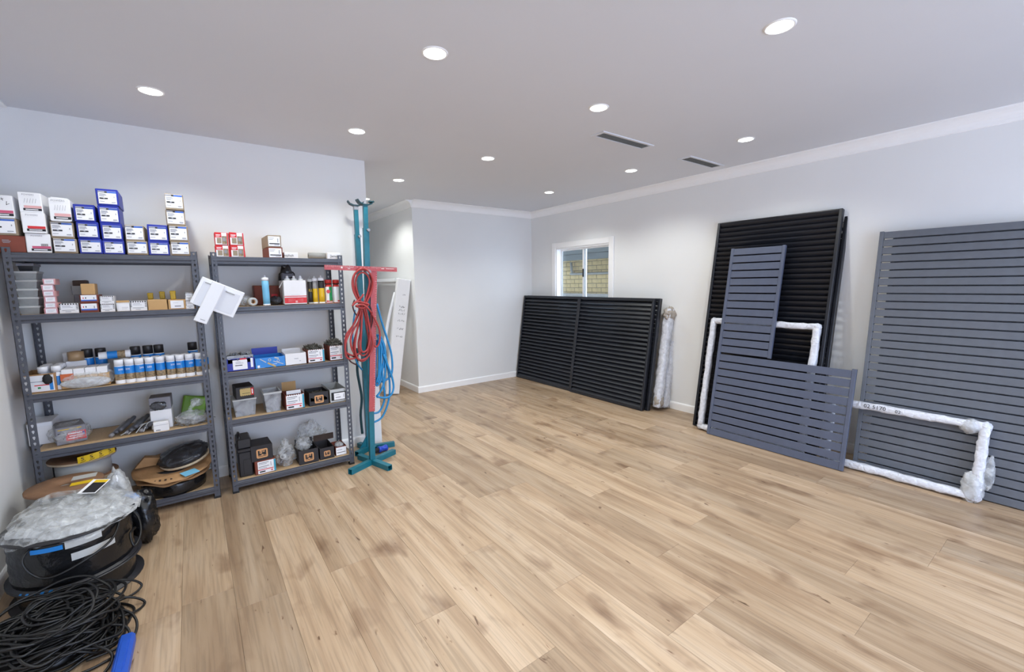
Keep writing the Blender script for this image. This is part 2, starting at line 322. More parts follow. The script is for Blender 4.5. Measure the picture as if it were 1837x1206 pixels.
# measured world coordinates (metres): name -> x0, x1, y of the front face, z of the base, z of the top
M = {
 'A1a0': (-0.909, -0.768, 3.87, 1.805, 1.903),
 'A1a1': (-0.929, -0.789, 3.87, 1.903, 2.001),
 'A1a2': (-0.918, -0.794, 3.87, 2.001, 2.133),
 'A1b0': (-0.763, -0.659, 3.87, 1.805, 1.92),
 'A1b1': (-0.767, -0.669, 3.86, 1.92, 2.042),
 'A1b2': (-0.773, -0.676, 3.875, 2.042, 2.162),
 'A1c0': (-0.651, -0.545, 3.87, 1.805, 1.897),
 'A1c1': (-0.654, -0.551, 3.88, 1.897, 1.997),
 'A1c2': (-0.647, -0.552, 3.87, 1.997, 2.142),
 'A1d0': (-0.537, -0.428, 3.87, 1.805, 1.901),
 'A1d1': (-0.538, -0.435, 3.87, 1.901, 2.004),
 'A1d2': (-0.54, -0.443, 3.87, 2.004, 2.11),
 'A1e0': (-0.426, -0.321, 3.87, 1.805, 1.895),
 'A1e1': (-0.425, -0.322, 3.87, 1.895, 2.002),
 'A1e2': (-0.428, -0.326, 3.87, 2.002, 2.114),
 'A1e3': (-0.428, -0.323, 3.87, 2.114, 2.218),
 'A1f0': (-0.308, -0.2, 3.87, 1.805, 1.893),
 'A1f1': (-0.31, -0.21, 3.88, 1.893, 2.0),
 'A1g0': (-0.197, -0.087, 3.87, 1.805, 1.898),
 'A1g1': (-0.195, -0.086, 3.87, 1.898, 2.01),
 'A1h0': (-0.078, 0.029, 3.87, 1.805, 1.9),
 'A1h1': (-0.079, 0.027, 3.87, 1.9, 2.01),
 'A1h2': (-0.085, 0.02, 3.88, 2.01, 2.116),
 'A1h3': (-0.084, 0.02, 3.87, 2.116, 2.223),
 'A2t0': (-0.843, -0.749, 3.9, 1.43, 1.484),
 'A2t1': (-0.845, -0.748, 3.9, 1.484, 1.538),
 'A2t2': (-0.844, -0.746, 3.9, 1.538, 1.589),
 'A2t3': (-0.845, -0.745, 3.9, 1.589, 1.643),
 'A2t4': (-0.844, -0.742, 3.9, 1.643, 1.695),
 'A2t5': (-0.836, -0.761, 3.95, 1.695, 1.742),
 'A2p0': (-0.731, -0.673, 3.88, 1.43, 1.467),
 'A2p1': (-0.728, -0.675, 3.88, 1.467, 1.501),
 'A2p2': (-0.724, -0.673, 3.88, 1.501, 1.539),
 'A2p3': (-0.728, -0.677, 3.88, 1.539, 1.573),
 'A2p4': (-0.729, -0.676, 3.88, 1.573, 1.611),
 'A2p5': (-0.72, -0.667, 3.88, 1.611, 1.647),
 'A2s0': (-0.664, -0.577, 3.88, 1.43, 1.493),
 'A2b0': (-0.57, -0.483, 3.88, 1.43, 1.491),
 'A2b1': (-0.566, -0.48, 3.88, 1.491, 1.545),
 'A2b2': (-0.556, -0.491, 3.88, 1.545, 1.616),
 'A2u0': (-0.615, -0.578, 4.03, 1.43, 1.545),
 'A2u1': (-0.622, -0.567, 4.03, 1.545, 1.603),
 'A2u2': (-0.612, -0.545, 4.03, 1.603, 1.64),
 'A2v0': (-0.474, -0.405, 3.88, 1.43, 1.484),
 'A2v1': (-0.473, -0.405, 3.88, 1.484, 1.535),
 'A2w0': (-0.396, -0.329, 3.88, 1.43, 1.489),
 'A2x0': (-0.326, -0.241, 3.88, 1.43, 1.497),
 'A2y0': (-0.237, -0.131, 3.88, 1.43, 1.503),
 'A2z0': (-0.125, -0.023, 3.88, 1.43, 1.499),
 'A2q0': (-0.261, -0.234, 3.95, 1.503, 1.548),
 'A2q1': (-0.137, -0.112, 3.97, 1.503, 1.556),
 'A2q2': (-0.111, -0.08, 3.92, 1.499, 1.56),
 'A2r0': (-0.017, 0.03, 3.88, 1.43, 1.493),
 'A2r1': (-0.01, 0.035, 3.88, 1.493, 1.546),
 'A3c0': (-0.449, -0.403, 3.885, 0.94, 1.1),
 'A3c1': (-0.398, -0.345, 3.885, 0.94, 1.101),
 'A3c2': (-0.348, -0.292, 3.885, 0.94, 1.101),
 'A3c3': (-0.292, -0.238, 3.885, 0.94, 1.1),
 'A3c4': (-0.235, -0.18, 3.885, 0.94, 1.104),
 'A3c5': (-0.177, -0.122, 3.885, 0.94, 1.109),
 'A3c6': (-0.124, -0.067, 3.885, 0.94, 1.107),
 'A3c7': (-0.069, -0.014, 3.885, 0.94, 1.109),
 'A3c8': (-0.009, 0.046, 3.885, 0.94, 1.113),
 'A3k0': (-0.371, -0.314, 4.0, 0.94, 1.177),
 'A3k1': (-0.308, -0.24, 4.0, 0.94, 1.176),
 'A3k2': (-0.247, -0.18, 4.0, 0.94, 1.175),
 'A3k3': (-0.043, 0.011, 4.0, 0.94, 1.17),
 'A3box': (-0.893, -0.739, 3.885, 0.94, 1.059),
 'A3pack': (-0.722, -0.464, 3.885, 0.94, 1.072),
 'A3tape': (-0.679, -0.617, 4.05, 0.94, 1.168),
 'A3lay': (-0.53, -0.377, 4.0, 0.94, 1.165),
 'A4white': (-0.931, -0.802, 4.05, 0.575, 0.717),
 'A4bag': (-0.787, -0.618, 3.92, 0.575, 0.687),
 'A4strip': (-0.514, -0.285, 3.88, 0.575, 0.696),
 'A4wbox': (-0.297, -0.175, 3.93, 0.575, 0.712),
 'A4wtop': (-0.304, -0.181, 3.95, 0.575, 0.835),
 'A4small': (-0.288, -0.198, 3.87, 0.575, 0.643),
 'A4green': (-0.128, 0.02, 4.15, 0.575, 0.738),
 'A4screw': (-0.158, 0.035, 3.92, 0.575, 0.681),
 'B1r0': (0.177, 0.267, 3.87, 1.8, 1.886),
 'B1r1': (0.179, 0.263, 3.87, 1.886, 1.978),
 'B1r2': (0.27, 0.362, 3.87, 1.8, 1.888),
 'B1r3': (0.27, 0.362, 3.87, 1.888, 1.982),
 'B1b0': (0.516, 0.617, 3.87, 1.8, 1.885),
 'B1b1': (0.517, 0.611, 3.87, 1.885, 1.976),
 'B1w0': (0.626, 0.727, 3.88, 1.8, 1.85),
 'B1g0': (0.814, 0.953, 3.9, 1.8, 1.851),
 'B1w1': (0.95, 1.053, 3.87, 1.8, 1.857),
 'B2tube': (0.456, 0.507, 3.87, 1.434, 1.668),
 'B2carton': (0.607, 0.77, 3.88, 1.434, 1.628),
 'B2t1': (0.789, 0.825, 3.9, 1.434, 1.655),
 'B2t2': (0.823, 0.866, 3.9, 1.434, 1.661),
 'B2t3': (0.871, 0.922, 3.9, 1.434, 1.666),
 'B2c1': (0.926, 0.982, 3.9, 1.434, 1.631),
 'B2c2': (0.989, 1.044, 3.9, 1.434, 1.631),
 'B2bag': (0.52, 0.596, 3.95, 1.434, 1.506),
 'B2long': (0.421, 0.603, 4.08, 1.434, 1.591),
 'B2crum': (0.296, 0.408, 3.95, 1.434, 1.524),
 'B2dark': (0.614, 0.757, 4.15, 1.434, 1.74),
 'B3p0': (0.179, 0.361, 3.87, 0.944, 1.041),
 'B3u0': (0.367, 0.574, 3.87, 0.944, 1.027),
 'B3w0': (0.578, 0.731, 3.87, 0.944, 1.039),
 'B3k0': (0.744, 0.877, 3.87, 0.944, 1.055),
 'B3k1': (0.916, 1.038, 3.87, 0.944, 1.072),
 'B4tub0': (0.195, 0.358, 3.9, 0.577, 0.716),
 'B4box': (0.223, 0.344, 3.9, 0.716, 0.812),
 'B4tub1': (0.404, 0.535, 3.89, 0.577, 0.74),
 'B4car': (0.556, 0.697, 3.87, 0.577, 0.7),
 'B4blk': (0.733, 0.884, 3.87, 0.577, 0.689),
 'B4bin': (0.898, 1.033, 3.87, 0.577, 0.693),
 'B5jug': (0.192, 0.264, 3.89, 0.092, 0.397),
 'B5car': (0.305, 0.451, 3.88, 0.092, 0.199),
 'B5blk0': (0.283, 0.44, 3.89, 0.199, 0.325),
 'B5bag': (0.469, 0.607, 3.92, 0.092, 0.293),
 'B5blk1': (0.622, 0.773, 3.87, 0.092, 0.212),
 'B5blk2': (0.788, 0.903, 3.88, 0.092, 0.192),
 'B5wc': (0.92, 1.01, 3.89, 0.092, 0.171),
 'B5bag2': (0.583, 0.896, 4.08, 0.092, 0.326),
}
# hose and panel outlines (metres)
H = {
 'red': [[(1.149, 3.69, 1.414), (1.109, 3.69, 1.521), (1.096, 3.69, 1.613), (1.118, 3.69, 1.682), (1.174, 3.69, 1.709), (1.229, 3.69, 1.682), (1.248, 3.69, 1.612), (1.225, 3.69, 1.519), (1.177, 3.69, 1.417)], [(1.154, 3.678, 1.414), (1.119, 3.678, 1.521), (1.11, 3.678, 1.608), (1.131, 3.678, 1.663), (1.169, 3.678, 1.686), (1.21, 3.678, 1.663), (1.225, 3.678, 1.603), (1.201, 3.678, 1.51), (1.169, 3.678, 1.427)], [(1.138, 3.668, 1.42), (1.089, 3.668, 1.522), (1.08, 3.668, 1.604), (1.102, 3.668, 1.672), (1.163, 3.668, 1.718), (1.217, 3.668, 1.695), (1.251, 3.668, 1.616), (1.231, 3.668, 1.519), (1.174, 3.668, 1.413)], [(1.148, 3.69, 1.404), (1.085, 3.69, 1.268), (1.017, 3.69, 1.18), (0.999, 3.69, 1.098), (1.004, 3.69, 1.032), (1.056, 3.69, 0.999), (1.089, 3.69, 1.014)], [(1.156, 3.684, 1.414), (1.12, 3.684, 1.266), (1.076, 3.684, 1.129), (1.061, 3.684, 1.036), (1.086, 3.684, 0.977), (1.13, 3.684, 0.943), (1.179, 3.684, 0.976), (1.203, 3.684, 1.07), (1.183, 3.684, 1.215), (1.169, 3.684, 1.404)], [(1.152, 3.672, 1.405), (1.132, 3.672, 1.219), (1.103, 3.672, 1.104), (1.108, 3.672, 1.024), (1.138, 3.672, 0.992), (1.178, 3.672, 1.026), (1.189, 3.672, 1.144), (1.173, 3.672, 1.287), (1.161, 3.672, 1.404)], [(1.157, 3.66, 1.405), (1.187, 3.66, 1.263), (1.217, 3.66, 1.119), (1.213, 3.66, 1.047), (1.172, 3.66, 0.98), (1.114, 3.66, 0.958), (1.079, 3.66, 0.99), (1.07, 3.66, 1.076), (1.097, 3.66, 1.223), (1.143, 3.66, 1.406)], [(1.158, 3.674, 1.414), (1.118, 3.674, 1.29), (1.069, 3.674, 1.214), (1.041, 3.674, 1.133), (1.05, 3.674, 1.048), (1.084, 3.674, 1.007), (1.122, 3.674, 1.022)], [(1.169, 3.664, 1.428), (1.23, 3.664, 1.331), (1.281, 3.664, 1.209), (1.28, 3.664, 1.103), (1.253, 3.664, 1.057), (1.226, 3.664, 1.079)], [(1.146, 3.68, 1.414), (1.062, 3.68, 1.233), (1.007, 3.68, 1.126), (0.996, 3.68, 1.025), (1.02, 3.68, 0.976), (1.084, 3.68, 0.978)], [(1.168, 3.65, 1.414), (1.189, 3.65, 1.287), (1.197, 3.65, 1.169), (1.172, 3.65, 1.053), (1.133, 3.65, 1.024), (1.112, 3.65, 1.059), (1.123, 3.65, 1.175), (1.142, 3.65, 1.36)], [(1.062, 3.645, 1.414), (1.1, 3.645, 1.445), (1.168, 3.645, 1.433), (1.195, 3.645, 1.418), (1.143, 3.645, 1.392), (1.089, 3.645, 1.413)], [(1.073, 3.648, 1.432), (1.13, 3.648, 1.471), (1.159, 3.648, 1.507)], [(1.088, 3.64, 1.413), (1.152, 3.64, 1.42), (1.222, 3.64, 1.347)]],
 'blue': [[(1.32, 3.8, 1.418), (1.352, 3.8, 1.268), (1.386, 3.8, 1.141), (1.425, 3.8, 0.985), (1.434, 3.8, 0.856), (1.42, 3.8, 0.77), (1.376, 3.8, 0.729), (1.324, 3.8, 0.716)], [(1.302, 3.79, 1.148), (1.338, 3.79, 1.07), (1.352, 3.79, 0.943), (1.336, 3.79, 0.818), (1.31, 3.79, 0.72), (1.278, 3.79, 0.689), (1.271, 3.79, 0.751), (1.282, 3.79, 0.951), (1.3, 3.79, 1.099)], [(1.303, 3.78, 1.134), (1.354, 3.78, 1.055), (1.363, 3.78, 0.918), (1.349, 3.78, 0.742), (1.313, 3.78, 0.645), (1.265, 3.78, 0.592)], [(1.346, 3.77, 0.967), (1.381, 3.77, 0.856), (1.413, 3.77, 0.755), (1.424, 3.77, 0.655), (1.4, 3.77, 0.592), (1.347, 3.77, 0.57), (1.266, 3.77, 0.593)], [(1.314, 3.785, 1.023), (1.335, 3.785, 0.743), (1.341, 3.785, 0.562), (1.29, 3.785, 0.453), (1.224, 3.785, 0.445)], [(1.374, 3.795, 0.94), (1.396, 3.795, 0.758), (1.394, 3.795, 0.603), (1.362, 3.795, 0.479), (1.305, 3.795, 0.385), (1.222, 3.795, 0.355)], [(1.315, 3.77, 1.149), (1.327, 3.77, 0.999), (1.307, 3.77, 0.8), (1.283, 3.77, 0.713)], [(1.343, 3.81, 1.123), (1.374, 3.81, 1.03), (1.379, 3.81, 0.912), (1.364, 3.81, 0.837)], [(1.307, 3.765, 1.13), (1.303, 3.765, 0.952), (1.29, 3.765, 0.793), (1.266, 3.765, 0.726)]],
 'bluel': [[(1.15, 3.87, 1.369), (1.121, 3.87, 1.205), (1.116, 3.87, 1.034), (1.138, 3.87, 0.907), (1.183, 3.87, 0.831)]],
 'dark': [[(1.088, 3.66, 1.463), (1.071, 3.66, 1.418), (1.078, 3.66, 1.372), (1.098, 3.66, 1.334)], [(1.087, 3.7, 0.913), (1.034, 3.7, 0.953), (1.028, 3.7, 1.01), (1.063, 3.7, 0.987), (1.099, 3.7, 0.964)], [(1.183, 3.69, 1.45), (1.223, 3.69, 1.401), (1.236, 3.69, 1.282), (1.201, 3.69, 1.165), (1.158, 3.69, 0.978)]],
 'plate': [(0.084, 3.826, 1.659), (0.335, 3.826, 1.535), (0.254, 3.826, 1.351), (0.036, 3.826, 1.449)],
 'strip': [(0.14, 3.815, 1.631), (0.23, 3.815, 1.582), (0.102, 3.815, 1.32), (0.033, 3.815, 1.353)],
 'belt': [[(1.203, 4.05, 1.005), (1.192, 4.05, 0.797), (1.205, 4.05, 0.663), (1.218, 4.05, 0.528), (1.199, 4.05, 0.37), (1.205, 4.05, 0.19)]],
 'ytape': [(-0.674, 3.86, 0.476), (-0.583, 3.862, 0.49), (-0.495, 3.9, 0.503)],
}
# ---------------------------------------------------------------- the room
CH = 2.75; XL, XR, YA, YC, XA, XP, YE, YF = -0.93, 4.735, 4.283, 5.854, 1.437, 2.594, 8.6, -2.4
fl = struct(MB().box(XL - .1, YF, -.06, XR, YE, -.0125).obj('floor', 'sub')); fl['label'] = 'oak-look vinyl plank floor'
# planks 0.22 x 1.6 m laid along the room; the joints that can be read off the photograph fix each row's stagger
STAG = {0: 2.404, 1: 3.24, 2: 2.42, 3: 1.78, 4: 2.89, 5: 2.095, 6: 1.56, 7: 1.03, 8: 2.62, 9: 1.40, 10: .53, 11: 1.465, 12: 2.3, 13: 1.07, 14: .449, 15: 2.04}
plank_cache = {}
rr = random.Random(3)
for k in range(-5, 22):
    xa, xb = .06 + .22 * k, .28 + .22 * k
    xa, xb = max(xa, XL - .05), min(xb, XR - .002)
    if xb - xa < .02: continue
    xm = (xa + xb) / 2
    ymax = YE if XA - .1 < xm < XP + .1 else (YC if xm > XP else YA)
    y0 = STAG.get(k, rr.uniform(0, 1.6))
    while y0 > YF: y0 -= 1.6
    while y0 < ymax:
        ya, yb = max(y0, YF), min(y0 + 1.6, ymax); y0 += 1.6
        if yb - ya < .03: continue
        wd, ln = xb - xa - .0007, yb - ya - .0007
        key = (round(wd, 3), round(ln, 3))
        if key not in plank_cache:
            plank_cache[key] = MB().cbox(-wd / 2, -ln / 2, -.012, wd / 2, ln / 2, 0, b=.0005).mesh('plank', 'floor')
        link('plank', plank_cache[key], fl, (xm, (ya + yb) / 2, 0))
struct(MB().box(XL - .12, YF - .12, CH, XR + .14, YE + .12, CH + .08).obj('ceiling', 'ceil'))
struct(MB().box(XL - .12, YF, -.05, XL, YA + .12, CH).obj('wall_left', 'wall'))
struct(MB().box(XL, YA, -.012, XA, YA + .12, CH).obj('wall_back', 'wall'))
struct(MB().box(XA - .12, YA + .12, -.012, XA, YE, CH).obj('wall_passage_left', 'wall'))
struct(MB().box(XP + .1, YC, -.012, XR, YC + .12, CH).box(XP, YC, -.012, XP + .1, YE, CH).obj('wall_alcove', 'wall'))
struct(MB().box(XA - .12, YE, -.05, XP + .12, YE + .12, CH).obj('wall_passage_end', 'wall'))
WY0, WY1, WZ0, WZ1 = 4.135, 5.236, 1.06, 2.115       # window opening
struct(MB().box(XR, YF, -.05, XR + .14, WY0, CH).box(XR, WY1, -.05, XR + .14, YC + .12, CH).box(XR, WY0, -.05, XR + .14, WY1, WZ0).box(XR, WY0, WZ1, XR + .14, WY1, CH).obj('wall_right', 'wall'))
# the wall behind the photographer, with the open shopfront the daylight comes through
struct(MB().box(XL - .12, YF - .12, -.05, .2, YF, CH).box(4.2, YF - .12, -.05, XR + .14, YF, CH).box(.2, YF - .12, 2.45, 4.2, YF, CH).obj('wall_front', 'wall'))
# cornices: a concave cove; skirting with a rounded top
def cove(length, d=.088, h=.10):
    pts = [(0, 0), (0, -h), (-.008, -h)]
    for i in range(7):
        t = i / 6 * PI / 2; pts.append((-.012 - (d - .02) * (1 - math.cos(t)), -h + .004 + (h - .016) * math.sin(t)))
    pts += [(-d, -.008), (-d, 0)]
    return pts
def run(name, prof, p0, p1, inward, m):
    """sweep a profile (offset from the wall is negative x) along a wall line p0->p1"""
    d = Vector((p1[0] - p0[0], p1[1] - p0[1], 0)); L = d.length; d.normalize(); n = Vector((-inward[0], -inward[1], 0))
    T = Matrix((n, d, Vector((0, 0, 1)))).transposed().to_4x4(); T.translation = Vector((p0[0], p0[1], p0[2]))
    return struct(MB().prism(prof, 0, L, 'y', T=T).obj(name, m))
cv = cove(1)
run('trim_1', cv, (XR, YF, CH), (XR, YC, CH), (-1, 0), 'trim')
run('trim_2', cv, (XP, YC, CH), (XR, YC, CH), (0, -1), 'trim')
run('trim_3', cv, (XP, YC, CH), (XP, YE, CH), (-1, 0), 'trim')
run('trim_4', cv, (XL, YF, CH), (XL, YA, CH), (1, 0), 'trim')
run('trim_5', cv, (XA, YE, CH), (XP, YE, CH), (0, -1), 'trim')
sk = [(0, 0), (0, .092), (-.006, .092), (-.014, .082), (-.016, .07), (-.016, 0)]
run('baseboard_right', sk, (XR, YF, 0), (XR, YC - .016, 0), (-1, 0), 'trim')
run('baseboard_alcove', sk, (XP - .016, YC, 0), (XR, YC, 0), (0, -1), 'trim')
run('baseboard_passage', sk, (XP, YC, 0), (XP, YE, 0), (-1, 0), 'trim')
run('baseboard_back', sk, (XL, YA, 0), (XA, YA, 0), (0, -1), 'trim')
run('baseboard_left', sk, (XL, YF, 0), (XL, YA, 0), (1, 0), 'trim')
# window_1: architrave, sliding aluminium frame, two panes
wn = struct(bpy.data.objects.new('window_1', None)); COL.objects.link(wn); wn.location = (XR, 0, 0)
wn['label'] = 'white framed two-pane sliding window above the black louvre panels'
AW = .082
for (a, b, c, d) in ((WY0 - AW, WZ0 - AW, WY0, WZ1 + AW), (WY1, WZ0 - AW, WY1 + AW, WZ1 + AW), (WY0, WZ1, WY1, WZ1 + AW), (WY0, WZ0 - AW, WY1, WZ0)):
    MB().cbox(-.018, a, b, 0, c, d, .004).obj('architrave', 'trim', wn)
MB().box(.0, WY0, WZ0, .12, WY0 + .018, WZ1).box(0, WY1 - .018, WZ0, .12, WY1, WZ1).box(0, WY0 + .018, WZ1 - .018, .12, WY1 - .018, WZ1).box(0, WY0 + .018, WZ0, .12, WY1 - .018, WZ0 + .018).obj('reveal', 'trim', wn)
ym = (WY0 + WY1) / 2 - .0
for (a, b, x) in ((WY0 + .018, ym + .02, .055), (ym - .02, WY1 - .018, .085)):
    F = .026
    MB().box(x, a, WZ0 + .018, x + .024, a + F, WZ1 - .018).box(x, b - F, WZ0 + .018, x + .024, b, WZ1 - .018).box(x, a + F, WZ1 - .018 - F, x + .024, b - F, WZ1 - .018).box(x, a + F, WZ0 + .018, x + .024, b - F, WZ0 + .018 + F).obj('sash', 'alu', wn)
    MB().box(x + .010, a + F, WZ0 + .018 + F, x + .014, b - F, WZ1 - .018 - F).obj('pane', 'glass', wn)
    MB().box(x + .006, a + F, WZ0 + .044, x + .009, a + F + .006, WZ1 - .044).box(x + .006, b - F - .006, WZ0 + .044, x + .009, b - F, WZ1 - .044).obj('seal', 'seal', wn)
MB().cbox(.040, ym - .012, 1.66, .055, ym + .012, 1.78, .004).obj('latch', 'foot', wn)
# outside the window
struct(MB().box(XR + .14, 2, -.12, 9, 10, -.06).obj('trim_6', 'concrete'))
bw = struct(MB().box(6.325, 4.2, -.06, 6.45, 9.2, 2.75).obj('wall_outside', 'mortar'))
blk = MB().cbox(-.07, -.115, -.038, .0, .115, .038, .004, jit=.002).mesh('brick', 'block')
for j in range(11):
    for i in range(14):
        link('brick', blk, bw, (6.392 + rr.uniform(-.002, .002), 5.0 + .24 * i + (.12 if j % 2 else 0), 1.34 + .086 * j))
ev = thing('eave', 'grey metal eave outside the window above the brick wall', 'eave', (5.72, 4.2, 2.0))
T = Matrix.Rotation(.05, 4, 'Y')
MB().box(0.031, 0, .06, .60, 4.6, .075).obj('eave_sheet', 'eave', ev)
MB().box(.0, 0, -.02, .03, 4.6, .09).obj('fascia', 'eave', ev)
MB().box(-.01, 0, .091, .20, 4.6, .21).obj('gutter', 'eave', ev)
MB().box(.02, 0, .211, .60, 4.6, .9).obj('upper_wall', 'slv', ev)
MB().box(.30, 0, .0, .36, 4.6, .06).obj('batten', 'galv', ev)
MB().tube([(6.27, 4.3, 1.745), (6.27, 6.3, 1.745), (6.27, 6.44, 1.77), (6.27, 6.47, 1.90), (6.27, 6.48, 1.98)], .026, 10).obj('drain_pipe', 'pipe')
tag(bpy.data.objects['drain_pipe'], 'grey pipe bending up the brick wall outside the window', 'pipe')
gl = MB().cbox(6.12, 4.6, -.06, 6.31, 8.6, 1.36, .004).obj('concrete_ledge', 'concrete'); tag(gl, 'grey concrete ledge at the foot of the window view', 'ledge')

# ---------------------------------------------------------------- ceiling fittings
ring = MB().lathe([(.068, 0), (.066, -.004), (.060, -.006), (.056, -.004), (.056, 0)], n=28, cap=False).mesh('trim_ring', 'trim')
disc = MB().lathe([(.056, 0), (.056, -.0035)], n=28).mesh('diffuser', 'lens')
ld = bpy.data.lights.new('downlight_beam', 'SPOT'); ld.energy = LAMP_W; ld.color = LAMP_COL; ld.spot_size = 2.44; ld.spot_blend = 0.6; ld.shadow_soft_size = .055
DL = [(-.087, 3.489, 'round white downlight over the shelving, furthest left on the ceiling'),
 (1.107, 2.137, 'round white downlight nearest the top edge, left of the large right one'),
 (2.314, 1.011, 'large round white downlight nearest the camera, at the top right of the ceiling'),
 (1.13, 3.501, 'round white downlight above the gap between shelving and teal stands'),
 (2.329, 2.145, 'round white downlight directly left of the first ceiling vent'),
 (1.997, 4.831, 'small round white downlight above the passage opening'),
 (2.363, 3.562, 'round white downlight in the middle of the ceiling, in front of the grey alcove wall'),
 (3.86, 1.906, 'round white downlight right of the second ceiling vent, close to the right cornice'),
 (3.88, 3.107, 'round white downlight between the ceiling vents and the window, mid row along the right cornice'),
 (2.03, 6.10, 'small downlight deep in the passage, half hidden behind the teal stands'),
 (3.88, 4.422, 'small round white downlight furthest back, above the window corner')]
for x, y, lb in DL:
    t = thing('downlight', lb, 'ceiling light', (x, y, CH), group='recessed ceiling downlights')
    link('trim_ring', ring, t); link('diffuser', disc, t)
    link('beam', ld, t, (0, 0, -.012))
for x, y, lb in ((-.1, .9, 'above the camera beside the left wall'), (1.1, .7, 'above the camera, second from the left wall'), (3.87, -.5, 'behind the camera by the right wall'), (2.3, -.4, 'behind the camera, third from the left wall'), (1.1, -.9, 'behind the camera, second from the left wall'), (-.1, -.9, 'behind the camera beside the left wall')):   # the same fittings beyond the frame
    t = thing('downlight', 'round white downlight out of view ' + lb, 'ceiling light', (x, y, CH), group='recessed ceiling downlights')
    link('trim_ring', ring, t); link('diffuser', disc, t); link('beam', ld, t, (0, 0, -.012))
def vent(x0, y0, x1, y1, lb):
    t = thing('ceiling_vent', lb, 'vent', ((x0 + x1) / 2, (y0 + y1) / 2, CH), group='slot vents in the ceiling')
    a, b = (x1 - x0) / 2, (y1 - y0) / 2
    MB().box(-a, -b, -.008, a, -b + .022, 0).box(-a, b - .022, -.008, a, b, 0).box(-a, -b + .022, -.008, -a + .03, b - .022, 0).box(a - .03, -b + .022, -.008, a, b - .022, 0).obj('vent_frame', 'ceil', t)
    MB().box(-a + .03, -b + .022, -.0015, a - .03, b - .022, 0).obj('vent_backing', 'ventdk', t)
    bl = MB().box(-a + .03, -.0055, -.005, a - .03, .0055, -.003, T=Matrix.Rotation(.5, 4, 'X')).mesh('vent_blade', 'slv')
    n = 6
    for i in range(n): link('vent_blade', bl, t, (0, -b + .022 + (i + .5) * (2 * b - .044) / n, 0))
vent(2.70, 2.435, 3.345, 2.57, 'long white slot vent in the ceiling, the left and larger looking of two')
vent(3.905, 2.435, 4.515, 2.575, 'long white slot vent in the ceiling close to the right cornice')
# ---------------------------------------------------------------- panels leaning on the right wall
# local frame of a leaning panel: x runs along the wall towards the camera, z up the panel, y towards the wall
def leaning(name, label, cat, x, y, deg, t, group=None, yaw=0.0):
    th = math.radians(deg)
    return thing(name, label, cat, (x, y, t * math.sin(th) + .0005), (-th, 0, -PI / 2 + yaw), group)
def louvre(label, x, y, deg, W, Hh, T, n, m, top_gap=0, stile=.03, rail=.035, tilt=52, group='black louvre panels', bw=.068):
    t = leaning('louvre_panel', label, 'louvre panel', x, y, deg, T, group)
    MB().cbox(0, 0, 0, stile, T, Hh, .003).obj('stile', m, t); MB().cbox(W - stile, 0, 0, W, T, Hh, .003).obj('stile', m, t)
    MB().cbox(stile, .004, 0, W - stile, T - .004, rail, .002).obj('rail', m, t)
    MB().cbox(stile, .004, Hh - rail, W - stile, T - .004, Hh, .002).obj('rail', m, t)
    a = math.radians(tilt); c, s_ = math.cos(a), math.sin(a)
    pr = [(-bw / 2, 0), (-bw / 4, .005), (bw / 4, .005), (bw / 2, 0), (bw / 4, -.005), (-bw / 4, -.005)]
    pr = [(p * c - q * s_, p * s_ + q * c) for p, q in pr]      # (depth, height): outer edge low
    bl = MB().prism(pr, stile, W - stile, 'x').mesh('blade', m)
    hh = Hh - 2 * rail; p = hh / n
    for i in range(n):
        if i >= n - top_gap: continue
        link('blade', bl, t, (0, T / 2, rail + (i + .5) * p))
    return t
# the low black unit below the window: two panels in front, two behind
louvre('black louvre panel under the window, front left one beside the alcove wall', 4.345, 5.815, 8.0, 1.30, 1.378, .05, 24, 'black')
louvre('black louvre panel under the window, front right one, its whole face in view', 4.325, 4.505, 8.3, 1.265, 1.378, .05, 24, 'black')
louvre('black louvre panel standing hidden behind the front left one under the window', 4.405, 5.80, 8.0, 1.30, 1.378, .05, 24, 'black')
louvre('black louvre panel behind the front right one, its edge showing at the right', 4.388, 4.47, 8.2, 1.272, 1.378, .05, 24, 'black')
# the tall black louvre panels
louvre('tall black louvre panel leaning on the right wall, in front of its twin', 4.325, 2.567, 9.2, 1.13, 2.215, .05, 43, 'black', bw=.062, tilt=-52, rail=.012, stile=.027)
louvre('tall black louvre panel against the right wall, mostly covered by its twin', 4.392, 2.545, 9.2, 1.133, 2.215, .05, 43, 'black', bw=.062, tilt=-52, rail=.012, stile=.027)
# slate blue L-shaped slat panel
def slat_mesh(a, b, h, t0, t1, m): return MB().cbox(a, t0, 0, b, t1, h, .002).mesh('slat', m)
TT = .03
Lp = leaning('slat_panel', 'slate blue L-shaped slat panel leaning in front of the tall black louvre', 'slat panel', 4.195, 2.331, 10.0, TT)
n, HL = 25, 1.925; p = HL / n; W1, W2 = .512, 1.175
MB().cbox(0, 0, 0, .028, TT, HL, .002).obj('stile', 'slate', Lp)
MB().cbox(W2 - .03, 0, 0, W2, TT, 11 * p, .002).obj('stile', 'slate', Lp)
MB().cbox(W1 - .028, 0, 11 * p + .001, W1, TT, HL, .002).obj('stile', 'slate', Lp)
lo = slat_mesh(.028, W2 - .03, p - .0125, .004, .020, 'slate'); hi = slat_mesh(.028, W1 - .028, p - .0125, .004, .020, 'slate')
for i in range(n): link('slat', lo if i < 11 else hi, Lp, (0, 0, i * p + (.0 if i < 11 else .008)))
